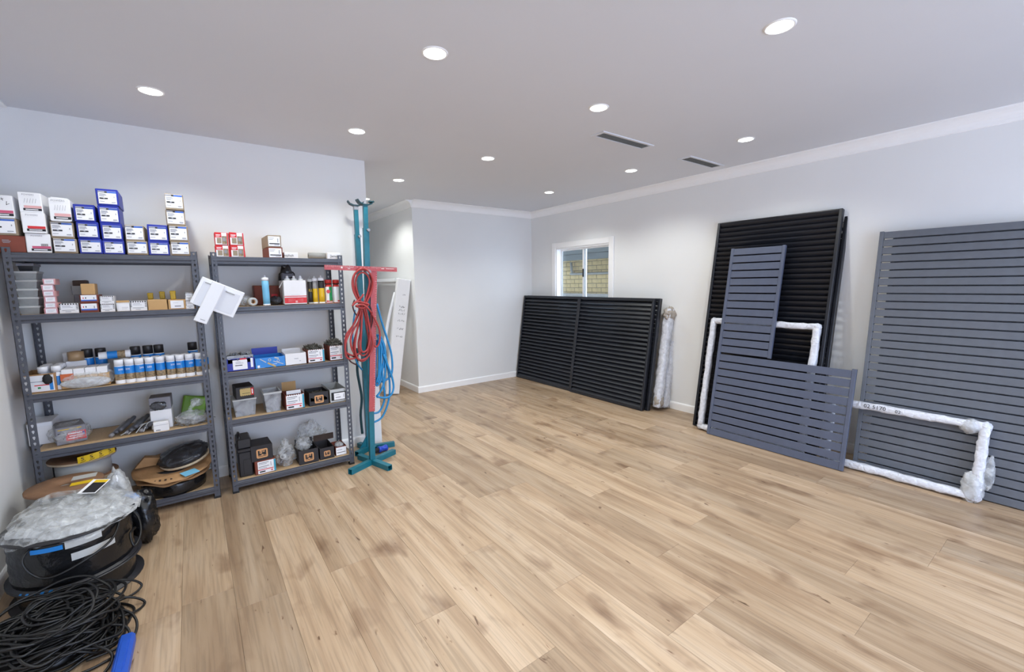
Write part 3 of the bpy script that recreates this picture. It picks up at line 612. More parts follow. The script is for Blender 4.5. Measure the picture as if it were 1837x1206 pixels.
# big grey slat panel at the right
Gp = leaning('slat_panel', 'front large grey slat panel at the right edge, with the wrapped frame leaning on it', 'slat panel', 4.405, 1.15, 6.2, .04)
n = 31; HG = 1.965; WG = 1.75; p = HG / n
MB().cbox(0, 0, 0, .028, .04, HG, .002).obj('stile', 'grey', Gp); MB().cbox(WG - .028, 0, 0, WG, .04, HG, .002).obj('stile', 'grey', Gp)
sm = slat_mesh(.028, WG - .028, p - .010, .004, .020, 'grey')
for i in range(n): link('slat', sm, Gp, (0, 0, i * p + .005))
Gb = leaning('slat_panel', 'large grey slat panel added behind the front one at the right edge, darkening its gaps', 'slat panel', 4.4495, 1.07, 6.2, .04)  # second panel added behind so the front panel's gaps turn dark
MB().cbox(0, 0, 0, .028, .04, HG - .03, .002).obj('stile', 'grey', Gb); MB().cbox(WG - .028, 0, 0, WG, .04, HG - .03, .002).obj('stile', 'grey', Gb)
for i in range(n - 1): link('slat', sm, Gb, (0, 0, i * p + .028))
# frames wrapped in white film: every bar a crumpled box section
def wrapped_bar(p0, p1, wd, seed, m='wrap', name='wrapped_bar', parent=None, amp=.006, nseg=26):
    mb = MB(); P0, P1 = Vector(p0), Vector(p1); d = (P1 - P0); L = d.length; d.normalize()
    n1 = Vector((0, 1, 0)); n2 = d.cross(n1).normalized(); vs = []; fs = []; nu = 14
    for i in range(nseg + 1):
        c = P0 + d * L * i / nseg
        for k in range(nu):
            q = 2 * PI * k / nu; cx, cy = math.cos(q), math.sin(q); s_ = 1 / max(abs(cx), abs(cy)); s_ = 1 + (s_ - 1) * .8
            e = 1 + amp / wd * 2.2 * (noise.noise(Vector((i * .55 + seed * 9, cx * 1.7, cy * 1.7))) + .6 * noise.noise(Vector((i * 1.7 + seed * 5, cx * 4, cy * 4))))
            vs.append(c + (n1 * cx + n2 * cy) * (wd / 2 * s_ * e))
    for i in range(nseg):
        for k in range(nu): fs.append((i * nu + k, i * nu + (k + 1) % nu, (i + 1) * nu + (k + 1) % nu, (i + 1) * nu + k))
    fs += [tuple(range(nu))[::-1], tuple(nseg * nu + k for k in range(nu))]
    mb.add(vs, fs, 0, True); return mb.obj(name, m, parent)
def core_bar(p0, p1, wd, parent, m='white'):
    P0, P1 = Vector(p0), Vector(p1); h = wd / 2 * .72
    lo_ = [min(a, b) - (h if abs(a - b) < .01 else 0) for a, b in zip(P0, P1)]; hi_ = [max(a, b) + (h if abs(a - b) < .01 else 0) for a, b in zip(P0, P1)]
    MB().box(*lo_, *hi_).obj('frame_bar', m, parent)
def wrapped_frame(t, x0, x1, z1, wd, seed, skip=()):
    y = wd / 2 + .008; a = wd / 2 + .006
    bars = {'l': ((x0 + a, y, a), (x0 + a, y, z1 - a)), 'r': ((x1 - a, y, a), (x1 - a, y, z1 - a)), 't': ((x0 + a, y, z1 - a), (x1 - a, y, z1 - a)), 'b': ((x0 + a, y, a), (x1 - a, y, a))}
    for k, (p, q) in bars.items():
        if k in skip: continue
        core_bar(p, q, wd, t); wrapped_bar(p, q, wd, seed + ord(k) * .01, parent=t)
    for (px, pz) in ((x0 + a, a), (x1 - a, a), (x0 + a, z1 - a), (x1 - a, z1 - a)):
        MB().blob((px, y, pz), (wd * .60, wd * .53, wd * .60), .14, 2.4, 18, 12, seed=seed + px + pz).obj('corner_wrap', 'wrap', t)
    return y, a
w1 = leaning('wrapped_package', 'white film-wrapped frame between the tall black louvre and the slate L-shaped panel', 'wrapped frame', 4.238, 2.482, 9.7, .06, 'frames wrapped in white film')
wrapped_frame(w1, 0, 1.02, 1.20, .056, 1)
w2 = leaning('wrapped_package', 'white film-wrapped frame with marker writing, leaning on the large grey slat panel', 'wrapped frame', 4.285, 1.36, 11, .07, 'frames wrapped in white film')
y, a = wrapped_frame(w2, 0, .975, .57, .058, 2)
mb = MB()
put_text(mb, '02 5170', .044, .33, y - .0385, .57 - a, 0); put_text(mb, '02', .036, .475, y - .0385, .57 - a - .004, 0)
mb.obj('marker_writing', 'ink', w2)
MB().blob((.92, y, .10), (.06, .044, .11), .2, 2.8, 30, 20, seed=8).obj('loose_film', 'milky', w2)
MB().blob((.87, y, .555 - a), (.06, .042, .05), .25, 2.6, 20, 14, seed=11).obj('loose_film', 'milky', w2)
MB().blob((.985, y + .01, .22), (.03, .03, .11), .3, 2.6, 20, 14, seed=9).obj('loose_film', 'clear', w2)
# wrapped posts standing behind the low black unit, seen end on
wp = leaning('wrapped_posts', 'two long posts bundled in white film with brown taped ends beside the low black louvres', 'wrapped posts', 4.46, 3.18, 9.3, .24)
for (yy, sd) in ((.05, 1), (.185, 2)):
    core_bar((.03, yy, .02), (.03, yy, 1.22), .06, wp, 'greycard'); wrapped_bar((.03, yy, .015), (.03, yy, 1.225), .10, 20 + sd, parent=wp, name='wrapped_post', amp=.012, nseg=34)
MB().blob((.03, .118, 1.16), (.075, .14, .10), .24, 3.0, 34, 24, seed=21).obj('taped_end', 'brownwrap', wp)
MB().blob((.03, .055, .09), (.06, .06, .09), .22, 2.8, 22, 16, seed=22, flat=.0).obj('taped_end', 'brownwrap', wp)
MB().blob((.03, .185, .08), (.045, .04, .08), .2, 2.4, 22, 16, seed=23, flat=.0).obj('taped_end', 'wrap', wp)
# white wrapped frame standing in the passage
wf = leaning('wrapped_package', 'white wrapped frame with handwriting standing in the passage behind the teal stands', 'wrapped frame', 2.14, 7.30, 8.7, .20, 'frames wrapped in white film')
HF = 1.665
MB().cbox(0, .02, HF - .05, 1.27, .17, HF, .006, jit=.003).obj('wrapped_bar', 'whitepl', wf)
MB().cbox(1.265, 0, 0, 1.33, .20, HF, .008, jit=.002).obj('wrapped_bar', 'white', wf)
MB().cbox(0, .02, 0, .06, .17, HF - .05, .006).obj('wrapped_bar', 'whitepl', wf)
MB().blob((1.24, .03, HF - .02), (.05, .03, .03), .4, 3, 18, 12, seed=3).obj('loose_film', 'clear', wf)
mb = MB(); Tr = Matrix.Translation((1.3318, 0, 0)) @ Matrix.Rotation(PI / 2, 4, 'Z')
for k, z in enumerate((1.42, 1.25, 1.20, 1.15, 1.05, .93, .82)):
    m2 = MB(); scribble(m2, .06 if k else .09, 0, z, .10 if k else .05, .035, 4 if k else 2, 0, .0016, seed=k)
    mb.add([Tr @ Vector(p) for p in m2.v], m2.f)
mb.obj('handwriting', 'ink', wf)
MB().tube([(1.22, -.01, .02), (1.19, -.035, .5), (1.20, -.03, 1.0), (1.24, .02, 1.46)], .024, 8).obj('bowed_strip', 'whitepl', wf)
# ---------------------------------------------------------------- shelving units
def angle_post(h, sx, sy):
    """slotted angle post: two flanges with a row of keyhole slots; sx, sy = directions the flanges run"""
    mb = MB(); pitch = .0381; n = int(h / pitch); wd = .038; t = .0022
    for ax in (0, 1):
        for k in range(n + 1):
            z0 = k * pitch; z1 = min(h, z0 + pitch)
            if z1 - z0 < .005: continue
            def P(a, z, d):
                return (a * sx, d * sy, z) if ax == 0 else (d * sx, a * sy, z)
            o = [(0, z0), (wd, z0), (wd, z1), (0, z1)]
            if k == n or k == 0:
                for d in (0, t): mb.add([P(a, z, d) for a, z in o], [(0, 1, 2, 3)])
                continue
            cx = wd * .5; zc = (z0 + z1) / 2
            hole = [(cx - .0022, zc - .0105), (cx + .0022, zc - .0105), (cx + .0065, zc + .0035), (cx + .0045, zc + .0105), (cx - .0045, zc + .0105), (cx - .0065, zc + .0035)]
            for d in (0, t):
                vs = [P(a, z, d) for a, z in o + hole]
                mb.add(vs, [(0, 1, 5, 4), (1, 2, 7, 6), (1, 6, 5), (2, 3, 8, 7), (3, 0, 4, 9), (3, 9, 8)])
            vs = [P(a, z, 0) for a, z in hole] + [P(a, z, t) for a, z in hole]
            mb.add(vs, [(i, (i + 1) % 6, 6 + (i + 1) % 6, 6 + i) for i in range(6)])
        for a in (0, wd):
            vs = [P_(ax, a, z, d, sx, sy) for z in (0, h) for d in (0, t)]
            mb.add(vs, [(0, 1, 3, 2)])
    return mb
def P_(ax, a, z, d, sx, sy): return (a * sx, d * sy, z) if ax == 0 else (d * sx, a * sy, z)
SY0, SY1 = 3.845, 4.262
TIERS = (.092, .577, .943, 1.432, 1.803)
def shelving(label, x0, x1):
    t = thing('shelving_unit', label, 'shelving', (x0, SY0, 0), group='grey steel shelving units')
    W, D, Hh = x1 - x0, SY1 - SY0, 1.835
    for (px, py, sx, sy) in ((0, 0, 1, 1), (W, 0, -1, 1), (0, D, 1, -1), (W, D, -1, -1)):
        o = angle_post(Hh - .004, sx, sy).obj('post', 'steel', t, (px, py, .004))
        MB().box(min(0, .041 * sx) - .001, min(0, .041 * sy) - .001, -.004, max(0, .041 * sx) + .001, max(0, .041 * sy) + .001, .012).obj('foot_cap', 'foot', o)
    for k, z in enumerate(TIERS):
        pr = [(.003, 0), (.003, -.010), (-.004, -.014), (-.004, -.030), (.001, -.036), (.001, -.052), (.008, -.052), (.008, -.015), (.03, -.015), (.03, -.018), (.010, -.018), (.010, -.001), (.006, 0)]
        MB().prism([(q[0] + .003, q[1] + z) for q in pr], .012, W - .012, 'x').obj('beam', 'steel', t)
        MB().prism([(D - q[0] - .003, q[1] + z) for q in pr], .012, W - .012, 'x').obj('beam', 'steel', t)
        for xa in (.004, W - .012): MB().box(xa, .04, z - .05, xa + .008, D - .04, z - .001).obj('side_beam', 'steel', t)
        MB().cbox(.014, .0135, z - .0145, W - .014, D - .0135, z - .0005, .001).obj('shelf_board', 'mdf', t)
    return t
shelving('wide grey steel shelving unit in the left corner, its top stacked with blue-labelled boxes', -.865, .066)
shelving('grey steel shelving unit beside the teal stands, with red boxes on its top shelf', .143, 1.060)

# ---------------------------------------------------------------- boxes
# a label print is a list of rectangles (left, bottom, right, top, ink) in fractions of the label
def lab_product(hdr):      # white sheet, coloured header, bold bar, small print
    return [(0, 0, 1, 1, 0), (.0, .86, .40, .985, 1), (.36, .86, .5, .985, 2), (.5, .86, 1, .985, hdr), (.05, .74, .42, .79, 1), (.05, .66, .46, .70, 1), (.05, .57, .34, .61, 1),
            (.06, .37, .52, .47, 2), (.26, .385, .36, .455, 1), (.05, .16, .32, .20, 1), (.70, .10, .93, .16, 1), (.86, .5, .90, .62, 1)]
INK_P = ['paper', 'inkg', 'ink', 'bluestrip', 'inkb']
def carton(key, body, label, z1=None, depth=.26, ink=None, design=None, lx=(.05, .97), lz=(.10, .93), jit=.002, rot=0.0, cat='box', group=None, name='carton', b=.003, text=None):
    x0, x1, y, z0, zt = M[key]; zt = z1 or zt
    w, h = x1 - x0, zt - z0
    rot += random.uniform(-.015, .015) if rot == 0 else 0
    t = thing(name, label, cat, ((x0 + x1) / 2, y, z0), (0, 0, rot), group)
    MB().cbox(-w / 2, 0, 0, w / 2, depth, h - .0006, b, jit=jit).obj('body', body, t)
    if design:
        mb = MB(); lw, lh = w * (lx[1] - lx[0]), h * (lz[1] - lz[0])
        mb.rects(-w / 2 + w * lx[0], -.0022, h * lz[0], lw, lh, design)
        if text:
            for (s, sz, tx, tz, mi) in text: put_text(mb, s, sz * lh, -w / 2 + w * lx[0] + tx * lw, -.0085, h * lz[0] + tz * lh, mi)
        mb.obj('label', ink or INK_P, t)
    return t
G1 = 'boxes stacked on top of the left shelving'
pr = lab_product(3); prb = lab_product(4)
def blu(key, lb, **k): return carton(key, 'blue', lb, design=prb if random.random() < .5 else pr, lx=(.10, .93), lz=(.10, .86), group=G1, **k)
def tanb(key, lb, **k): return carton(key, 'tangrey', lb, design=pr, lx=(.04, .93), lz=(.12, .95), group=G1, **k)
for k in ('A1a0', 'A1a1', 'A1a2'):
    q = list(M[k]); q[0] = max(q[0], -.915); M[k] = tuple(q)
carton('A1a0', 'brown', 'brown-red cardboard box at the left end of the top shelf, under the leftmost boxes', design=[(.28, .62, .55, .66, 0), (.28, .70, .5, .73, 0), (.3, .54, .52, .57, 0)], ink=['inkg'], lx=(0.1, 1), lz=(0, 1), group=G1)
tanb('A1a1', 'tan box with white label on the brown-red box, second from top at the far left')
def powers(key, lb, red=2, scr=0, **k):
    d = [(0, 0, 1, 1, 0), (.18, .22, 1, .34, red), (.18, .10, 1, .215, 3), (.30, .125, .86, .165, 0), (.12, .83, .50, .90, 1)] if 0 else [(0, 0, 1, 1, 0), (.20, .20, 1, .33, red), (.16, .07, 1, .19, 3), (.26, .105, .84, .15, 0)]
    t = carton(key, 'white', lb, design=d, ink=['paper', 'inkg', 'inkr', 'ink', 'inkp', 'inkpk'], lx=(.03, .98), lz=(.03, .97), group=G1, text=[('POWERS', .115, .45, .88, 1)], **k)
    mb = MB(); x0, x1, y, z0, z1 = M[key]; w, h = x1 - x0, z1 - z0
    if scr == 1: scribble(mb, -w * .48, -.009, h * .55, w * .9, h * .3, 6, 0, .0011, 5)
    elif scr == 2:
        for i in range(5):
            a = -w * .25 + i * w * .12; mb.add([(a, -.009, h * .46), (a + .0015, -.009, h * .46), (a + w * .06 + .0015, -.009, h * .68), (a + w * .06, -.009, h * .68)], [(0, 1, 2, 3)])
    elif scr == 3: mb.rects(w * .1, -.008, h * .34, w * .3, h * .12, [(i / 9, 0, i / 9 + .06, 1, 0) for i in range(9)])
    if mb.v: mb.obj('print', 'ink' if scr != 2 else 'inkg', t)
    return t
powers('A1a2', 'white box with black marker scrawl and pink stripe, topmost at the far left', 4, 1)
powers('A1b0', 'white box with barcode and pink stripe, lowest of the white column', 4, 3)
powers('A1b1', 'white box with bright red stripe, middle of the white column', 2, 0, rot=.03)
powers('A1b2', 'white box with screw drawings and faded stripe, topmost of the white column', 5, 2)
tanb('A1c0', 'tan box with white label on the top shelf, bottom under the dented white box')
tanb('A1c1', 'tan box with tilted white label directly under the dented white box', rot=.05)
powers('A1c2', 'dented white box with rounded edges and smeared print, topmost of the third column', 5, 2, b=.012, jit=.005)
blu('A1d0', 'blue box with white label, bottom of the three-high blue stack'); blu('A1d1', 'blue box with white label, middle of the three-high blue stack'); blu('A1d2', 'blue box with white label, topmost of the three-high blue stack')
blu('A1e0', 'blue box with white label, bottom of the four-high blue stack'); blu('A1e1', 'blue box with white label, second up in the four-high blue stack'); blu('A1e2', 'blue box with white label, third up in the four-high blue stack'); blu('A1e3', 'blue box with white label, topmost of the four-high blue stack')
tanb('A1f0', 'tan box with white label, bottom of the two-high tan stack right of the blue tower'); tanb('A1f1', 'tan box with white label, upper of the two-high tan stack right of the blue tower')
blu('A1g0', 'blue box with white label, bottom of the short two-high blue stack'); blu('A1g1', 'blue box with slanted white label, upper of the short two-high blue stack')
tanb('A1h0', 'tan box with white label, bottom of the four-high stack at the right post'); tanb('A1h1', 'tan box with white label, second up in the four-high stack at the right post'); tanb('A1h2', 'tan box with white label, third up in the four-high stack at the right post', rot=.03); tanb('A1h3', 'tan box with white label, topmost of the four-high stack at the right post')
# second shelf: frosted tubs
def tub(key, label, body='tubd', rim='tubrim', depth=.16, fill=None, group=None, taper=.006, open_=False):
    x0, x1, y, z0, z1 = M[key]; w, h = x1 - x0, z1 - z0
    t = thing('plastic_tub', label, 'tub', ((x0 + x1) / 2, y, z0), group=group)
    def ringv(z, e): return [(-w / 2 + e, e, z), (w / 2 - e, e, z), (w / 2 - e, depth - e, z), (-w / 2 + e, depth - e, z)]
    vs = ringv(0, taper + .004) + ringv(h - .012, .004); fs = [(0, 3, 2, 1)] + [(i, (i + 1) % 4, 4 + (i + 1) % 4, 4 + i) for i in range(4)]
    MB().add(vs, fs).obj('body', body, t)
    if open_:
        mb = MB()
        for a, b, c, d in ((-w / 2, 0, w / 2, .008), (-w / 2, depth - .008, w / 2, depth), (-w / 2, .008, -w / 2 + .008, depth - .008), (w / 2 - .008, .008, w / 2, depth - .008)): mb.box(a, b, h - .014, c, d, h)
        mb.obj('rim', rim, t)
    else: MB().cbox(-w / 2, 0, h - .013, w / 2, depth, h - .0005, .003).obj('lid', rim, t)
    if fill:
        e = taper + .012; mb = MB(); rnd = random.Random(key)
        mb.box(-w / 2 + e, e, .003, w / 2 - e, depth - e, h * .62)
        for i in range(110):
            c = Vector((rnd.uniform(-w / 2 + e, w / 2 - e), rnd.uniform(e, depth - e) if i % 2 else e + .001, rnd.uniform(.02, h * .75) if i % 2 == 0 else rnd.uniform(.6, .78) * h))
            d = Vector((rnd.uniform(-1, 1), rnd.uniform(-.3, .3), rnd.uniform(-1, 1))).normalized() * .012
            mb.tube([c - d, c + d], .002, 4, sub=1)
        o = mb.obj('screws', fill, t); o['kind'] = 'stuff'
    return t
G2 = 'grey plastic tubs stacked at the left post'
for k, s_ in enumerate(('lowest', 'second from the bottom', 'middle', 'fourth from the bottom', 'top lidded')):
    tub('A2t%d' % k, 'frosted grey plastic tub, %s in the stack behind the left post' % s_, group=G2)
t = tub('A2t5', 'open dark grey plastic tray on top of the stack of frosted tubs', 'blackpl', 'greycard', group=G2, open_=True)
dp = [(0, 0, 1, 1, 0), (.03, .06, .97, .10, 1), (.03, .90, .97, .94, 1), (.0, .06, .04, .94, 1), (.95, .06, .99, .94, 1), (.2, .6, .8, .64, 2), (.2, .4, .7, .44, 2)]
for k, s_ in enumerate(('lowest', 'second up', 'third up', 'fourth up', 'fifth up', 'topmost')):
    carton('A2p%d' % k, 'inkpk', 'small pink and white packet, %s in the leaning packet stack beside the tubs' % s_, design=dp, ink=['paper', 'inkp', 'inkg'], lx=(.08, .98), lz=(.08, .95), depth=.09, group='small pink packets in a stack', name='packet', b=.002, rot=(-1) ** k * .08)
ds = [(0, 0, 1, 1, 0), (.1, .36, .84, .82, 1), (.16, .70, .6, .74, 3), (.16, .58, .7, .61, 3), (.14, .30, .8, .33, 2), (.3, .14, .6, .19, 3)]
ds += [(i / 7 + .02, .86, i / 7 + .09, .99, 2) for i in range(7)] + [(0, .4 + i * .15, .08, .47 + i * .15, 2) for i in range(4)] + [(.9, .4 + i * .15, .99, .47 + i * .15, 2) for i in range(4)]
G3 = 'small cartons on the second shelf'
def stripe(key, lb): return carton(key, 'white', lb, design=ds, ink=['white', 'paper', 'ink', 'inkg'], lx=(0, 1), lz=(0, 1), depth=.12, group=G3, b=.002, jit=.001)
stripe('A2s0', 'white carton with black zigzag border between the pink packets and the brown boxes')
stripe('A2v0', 'white carton with black zigzag border, lower of the pair right of the brown boxes'); stripe('A2v1', 'white carton with black zigzag border, upper of the pair right of the brown boxes')
stripe('A2x0', 'white carton with black zigzag border left of the plain tan box')
M['A2r0'] = (-.027, .020) + M['A2r0'][2:]; M['A2r1'] = (-.026, .019) + M['A2r1'][2:]
stripe('A2r0', 'white zigzag carton at the right post, lower, partly behind the white panel'); stripe('A2r1', 'white zigzag carton at the right post, upper, partly behind the white panel')
db = [(0, .30, 1, 1, 0), (0, .16, 1, .34, 1), (.12, .5, .18, .68, 2), (.28, .5, .34, .7, 3), (.8, .4, .86, .7, 4)]
for k, lb in (('A2b0', 'brown box with white and blue label, bottom of the brown stack on the second shelf'), ('A2b1', 'brown box with white and blue label, under the plain tan box')):
    carton(k, 'brown', lb, design=db, ink=['paper', 'bluestrip', 'inkr', 'ink', 'inkg'], lx=(.06, .92), lz=(.12, .95), depth=.16, group=G3)
carton('A2b2', 'tan', 'small plain tan box standing on the brown boxes on the second shelf', depth=.12, group=G3)
carton('A2u0', 'greycard', 'grey box at the back of the second shelf, under the dark tray', depth=.1, group=G3); carton('A2u1', 'tubd', 'grey plastic tray at the back of the second shelf, beside the tan box', depth=.1, group=G3, name='tray'); carton('A2u2', 'dkbrown', 'dark brown box on top of the grey tray at the back of the second shelf', depth=.1, group=G3)
t = carton('A2w0', 'white', 'open white carton with a tan flap on the second shelf', design=[(0, 0, 1, 1, 0), (.3, .5, .9, .54, 1), (.3, .3, .8, .34, 1)], ink=['paper', 'inkg'], lx=(.15, .95), lz=(.05, .8), depth=.13, group=G3)
MB().cbox(-.033, .0, .059, .033, .005, .072, .001, T=Matrix.Rotation(-.0, 4, 'X')).obj('flap', 'tan', t)
carton('A2y0', 'tan', 'plain tan cardboard box on the second shelf, left of the labelled tan box', depth=.16, group=G3)
carton('A2z0', 'tan', 'tan cardboard box with white label on the second shelf', design=[(0, 0, 1, 1, 0), (.3, .24, .78, .32, 1), (.2, .7, .6, .72, 2)], ink=['paper', 'ink', 'inkg'], lx=(.12, .84), lz=(.12, .9), depth=.16, group=G3)
M['A2q0'] = (-.236, -.206, 3.95, 1.503, 1.548)
for k, lb in (('A2q0', 'small amber yellow plastic pack on the left corner of the plain tan box'), ('A2q1', 'amber yellow plastic pack, the rear left of two on the tan boxes'), ('A2q2', 'amber yellow plastic pack, the front right of two on the tan boxes')):
    x0, x1, y, z0, z1 = M[k]
    if k == 'A2q1': x0, x1 = x0 - .035, x1 - .03
    t = thing('amber_pack', lb, 'plastic pack', ((x0 + x1) / 2, y, z0), group='amber plastic packs'); w, h = x1 - x0, z1 - z0
    MB().cbox(-w / 2, 0, 0, w / 2, .03, h, .004).obj('body', 'amber', t); MB().cbox(-w / 2 - .001, -.001, h * .72, w / 2 + .001, .031, h + .001, .003).obj('lid', 'amber', t)
# ---- third shelf, left unit: spray cans
def can_meshes(hgt, rad, cap):
    n = 22
    body = MB().lathe([(rad * .94, 0), (rad, .004), (rad, hgt * .72), (rad * .94, hgt * .745), (rad * .62, hgt * .775)], n=n).mesh('body', 'whitepl')
    lab = MB().lathe([(rad + .0004, hgt * .03), (rad + .0004, hgt * .17), (rad + .0004, hgt * .42), (rad + .0004, hgt * .735)], n=n, mats=[0, 1, 2], cap=False).mesh('label', ['paper', 'pic', 'canbl'])
    capm = MB().lathe([(rad * .93, hgt * .755), (rad * .93, hgt * .98), (rad * .86, hgt)], n=n).mesh('cap', cap)
    return body, lab, capm
cb = can_meshes(.164, .0262, 'whitepl')
ords = ('first', 'second', 'third', 'fourth', 'fifth', 'sixth', 'seventh', 'eighth', 'ninth')
for k in range(9):
    x0, x1, y, z0, z1 = M['A3c%d' % k]; xm = (x0 + x1) / 2 if k else -.4245
    t = thing('spray_can', 'white-capped spray can with blue label, %s from the left in the front row' % ords[k], 'spray can', (xm, 3.915, z0), (0, 0, random.uniform(-.5, .5)), 'spray cans in the front row')
    for nme, me in zip(('body', 'label', 'cap'), cb): link(nme, me, t)
    if k == 4: t.rotation_euler.z = 2.2
    mb = MB(); put_text(mb, '200', .017, 0, -.0275, .10, 0); mb.obj('print', 'paper', t)
cb2 = can_meshes(.164, .0262, 'whitepl')
for k in range(9):
    t = thing('spray_can', 'white-capped spray can in the row behind the front cans, %s from the left' % ords[k], 'spray can', (-.40 + k * .056, 3.972, .94), group='spray cans in the second row')
    for nme, me in zip(('body', 'label', 'cap'), cb2): link(nme, me, t)
cbk = can_meshes(.235, .031, 'tubek')
for k, lb in enumerate(('tall spray can with black cap behind the front row, left of three together', 'tall spray can with black cap behind the front row, middle of three together', 'tall spray can with black cap behind the front row, right of three together', 'tall spray can with black cap at the right post of the left shelving', 'tall spray can with black cap left of the can lying on top', 'tall spray can with black cap beside the brown tape roll')):
    x0, x1, y, z0, z1 = M['A3k%d' % k] if k < 4 else [(-.56, -.50, 0, .94, 0), (-.625, -.57, 0, .94, 0)][k - 4]
    t = thing('spray_can', lb, 'spray can', ((x0 + x1) / 2, 4.04 if k < 4 else 4.10, .94), group='tall black-capped spray cans')
    for nme, me in zip(('body', 'label', 'cap'), cbk): link(nme, me, t)
t = thing('spray_can', 'white spray can with blue label lying on its side on top of the cans', 'spray can', (-.365, 4.005, 1.132), (0, -PI / 2, .05), 'spray cans in the front row')
for nme, me in zip(('body', 'label', 'cap'), cb): link(nme, me, t)
# open carton of white-capped bottles
x0, x1, y, z0, z1 = M['A3box']; x0 = -.858
x0 = -.82
t = thing('open_carton', 'open carton of white-capped bottles at the left post, third shelf', 'box', ((x0 + x1) / 2 - .02, 3.89, z0), group='open cartons')
w, h = .15, .119
mb = MB()
for a, b, c, d in ((-w / 2, 0, w / 2, .004), (-w / 2, .236, w / 2, .24), (-w / 2, .004, -w / 2 + .004, .236), (w / 2 - .004, .004, w / 2, .236)): mb.box(a, b, 0, c, d, h)
mb.box(-w / 2, 0, 0, w / 2, .24, .004).obj('body', 'cardboard', t)
mb = MB(); mb.rects(-w / 2 + .006, -.0006, .010, w * .9, h * .85, [(0, 0, 1, 1, 0), (.35, .36, .84, .42, 1), (.45, .18, .55, .28, 2), (.84, .05, .96, .6, 3), (.2, .6, .7, .64, 4)]); mb.obj('label', ['paper', 'inkr', 'inkgr', 'canbl', 'inkg'], t)
MB().blob((.04, -.012, .085), (.022, .011, .03), .3, 2.5, 14, 10, seed=4).obj('black_lump', 'foot', t)
bt = [MB().lathe([(.024, 0), (.026, .004), (.026, .10), (.016, .118)], n=16).mesh('bottle', 'whitepl'), MB().lathe([(.024, .118), (.024, .150), (.021, .154)], n=16).mesh('cap', 'whitepl'), MB().lathe([(.0264, .03), (.0264, .09)], n=16, cap=False).mesh('label', 'canbl')]
for i in range(2):
    for j in range(3):
        o = thing('bottle', 'white bottle in the open carton, %s row, %s' % (('front', 'middle', 'rear')[j], ('left', 'right')[i]), 'bottle', (x0 + .055 - .02 + i * .06, 3.935 + j * .062, z0 + .005), group='white-capped bottles in the open carton')
        for nme, me in zip(('body', 'cap', 'label'), bt): link(nme, me, o)
for i, (xx, yy, hh) in enumerate(((-.70, 4.16, .21), (-.64, 4.17, .215))):
    t = thing('white_box', ('left' if i == 0 else 'right') + ' white box at the back behind the white-capped bottles', 'box', (xx, yy, .94)); MB().cbox(-.028, 0, 0, .028, .05, hh, .003).obj('body', 'white', t); MB().cbox(-.0285, -.001, hh * .9, .0285, .051, hh + .002, .002).obj('lid', 'whitepl', t)
# film-wrapped pack of small boxes
t = thing('film_pack', 'film-wrapped bundle of tan cartons with white tops on the third shelf', 'bundle', (-.585, 3.90, .943), group=None)
for i in range(4): MB().cbox(-.115 + i * .055, .0, .085, -.063 + i * .055, .15, .128, .002).obj('inner_carton', 'white', t)
for i in range(4): MB().cbox(-.12 + i * .058, .0, .004, -.064 + i * .058, .15, .084, .002).obj('inner_carton', 'tan', t)
MB().cbox(-.121, -.003, .058, -.06, .0, .1, .001).obj('orange_patch', 'inkor', t)
MB().blob((0, .072, .05), (.15, .115, .066), .10, 3, 36, 22, seed=6, flat=.0).obj('film_wrap', 'clear', t)
MB().blob((.0, -.012, .035), (.118, .012, .034), .12, 3, 30, 16, seed=66, flat=.0).obj('film_front', 'milky', t)
t = thing('tape_roll', 'roll of brown tape standing at the back of the third shelf', 'tape', (-.65, 4.08, 1.105)); MB().lathe([(.030, 0), (.042, 0), (.042, .06), (.030, .06), (.030, 0)], n=24, cap=False).obj('tape', 'tapebr', t); MB().lathe([(.027, 0), (.030, 0), (.030, .06), (.027, .06), (.027, 0)], n=24, cap=False).obj('core', 'cardboard', t)
t = thing('white_box', 'plain white box under the roll of brown tape, behind the film-wrapped bundle', 'box', (-.65, 4.06, .943)); MB().cbox(-.05, 0, 0, .05, .09, .161, .003).obj('body', 'white', t)
# fourth shelf, left unit
t = thing('white_box', 'flat white box behind the left post on the fourth shelf', 'box', (-.855, 4.03, .577)); MB().cbox(-.058, 0, 0, .058, .20, .145, .004).obj('body', 'white', t); MB().cbox(-.0585, -.001, .12, .0585, .201, .1465, .003).obj('lid', 'whitepl', t)
x0, x1, y, z0, z1 = M['A4bag']
t = thing('bagged_box', 'grey box with red and black label in a clear bag on the fourth shelf', 'box', ((x0 + x1) / 2 + .005, 3.935, .577), (0, 0, .25))
MB().cbox(-.072, 0, .002, .072, .20, .115, .004).obj('body', 'greycard', t)
mb = MB(); mb.rects(-.064, -.001, .022, .132, .058, [(.28, 0, 1, 1, 0), (.36, .72, .86, .84, 2), (.40, .46, .84, .55, 2), (.34, .2, .8, .28, 2), (.88, .4, .95, .8, 3)]); mb.add([(-.064, -.0022, .08), (-.012, -.0022, .08), (-.038, -.0022, .036)], [(0, 2, 1)], 1); mb.rects(-.058, -.0026, .068, .036, .006, [(0, 0, 1, 1, 2)]); mb.rects(-.06, -.001, .098, .11, .005, [(0, 0, 1, 1, 4)]); mb.obj('label', ['inkr', 'ink', 'paper', 'inkb', 'inky'], t)
MB().blob((0, .09, .055), (.10, .12, .068), .18, 3, 30, 20, seed=12, flat=.0).obj('bag', 'clear', t)
t = thing('rubber_strips', 'heap of grey rubber strips on the fourth shelf', 'strips', (-.40, 3.92, .577))
rnd = random.Random(2)
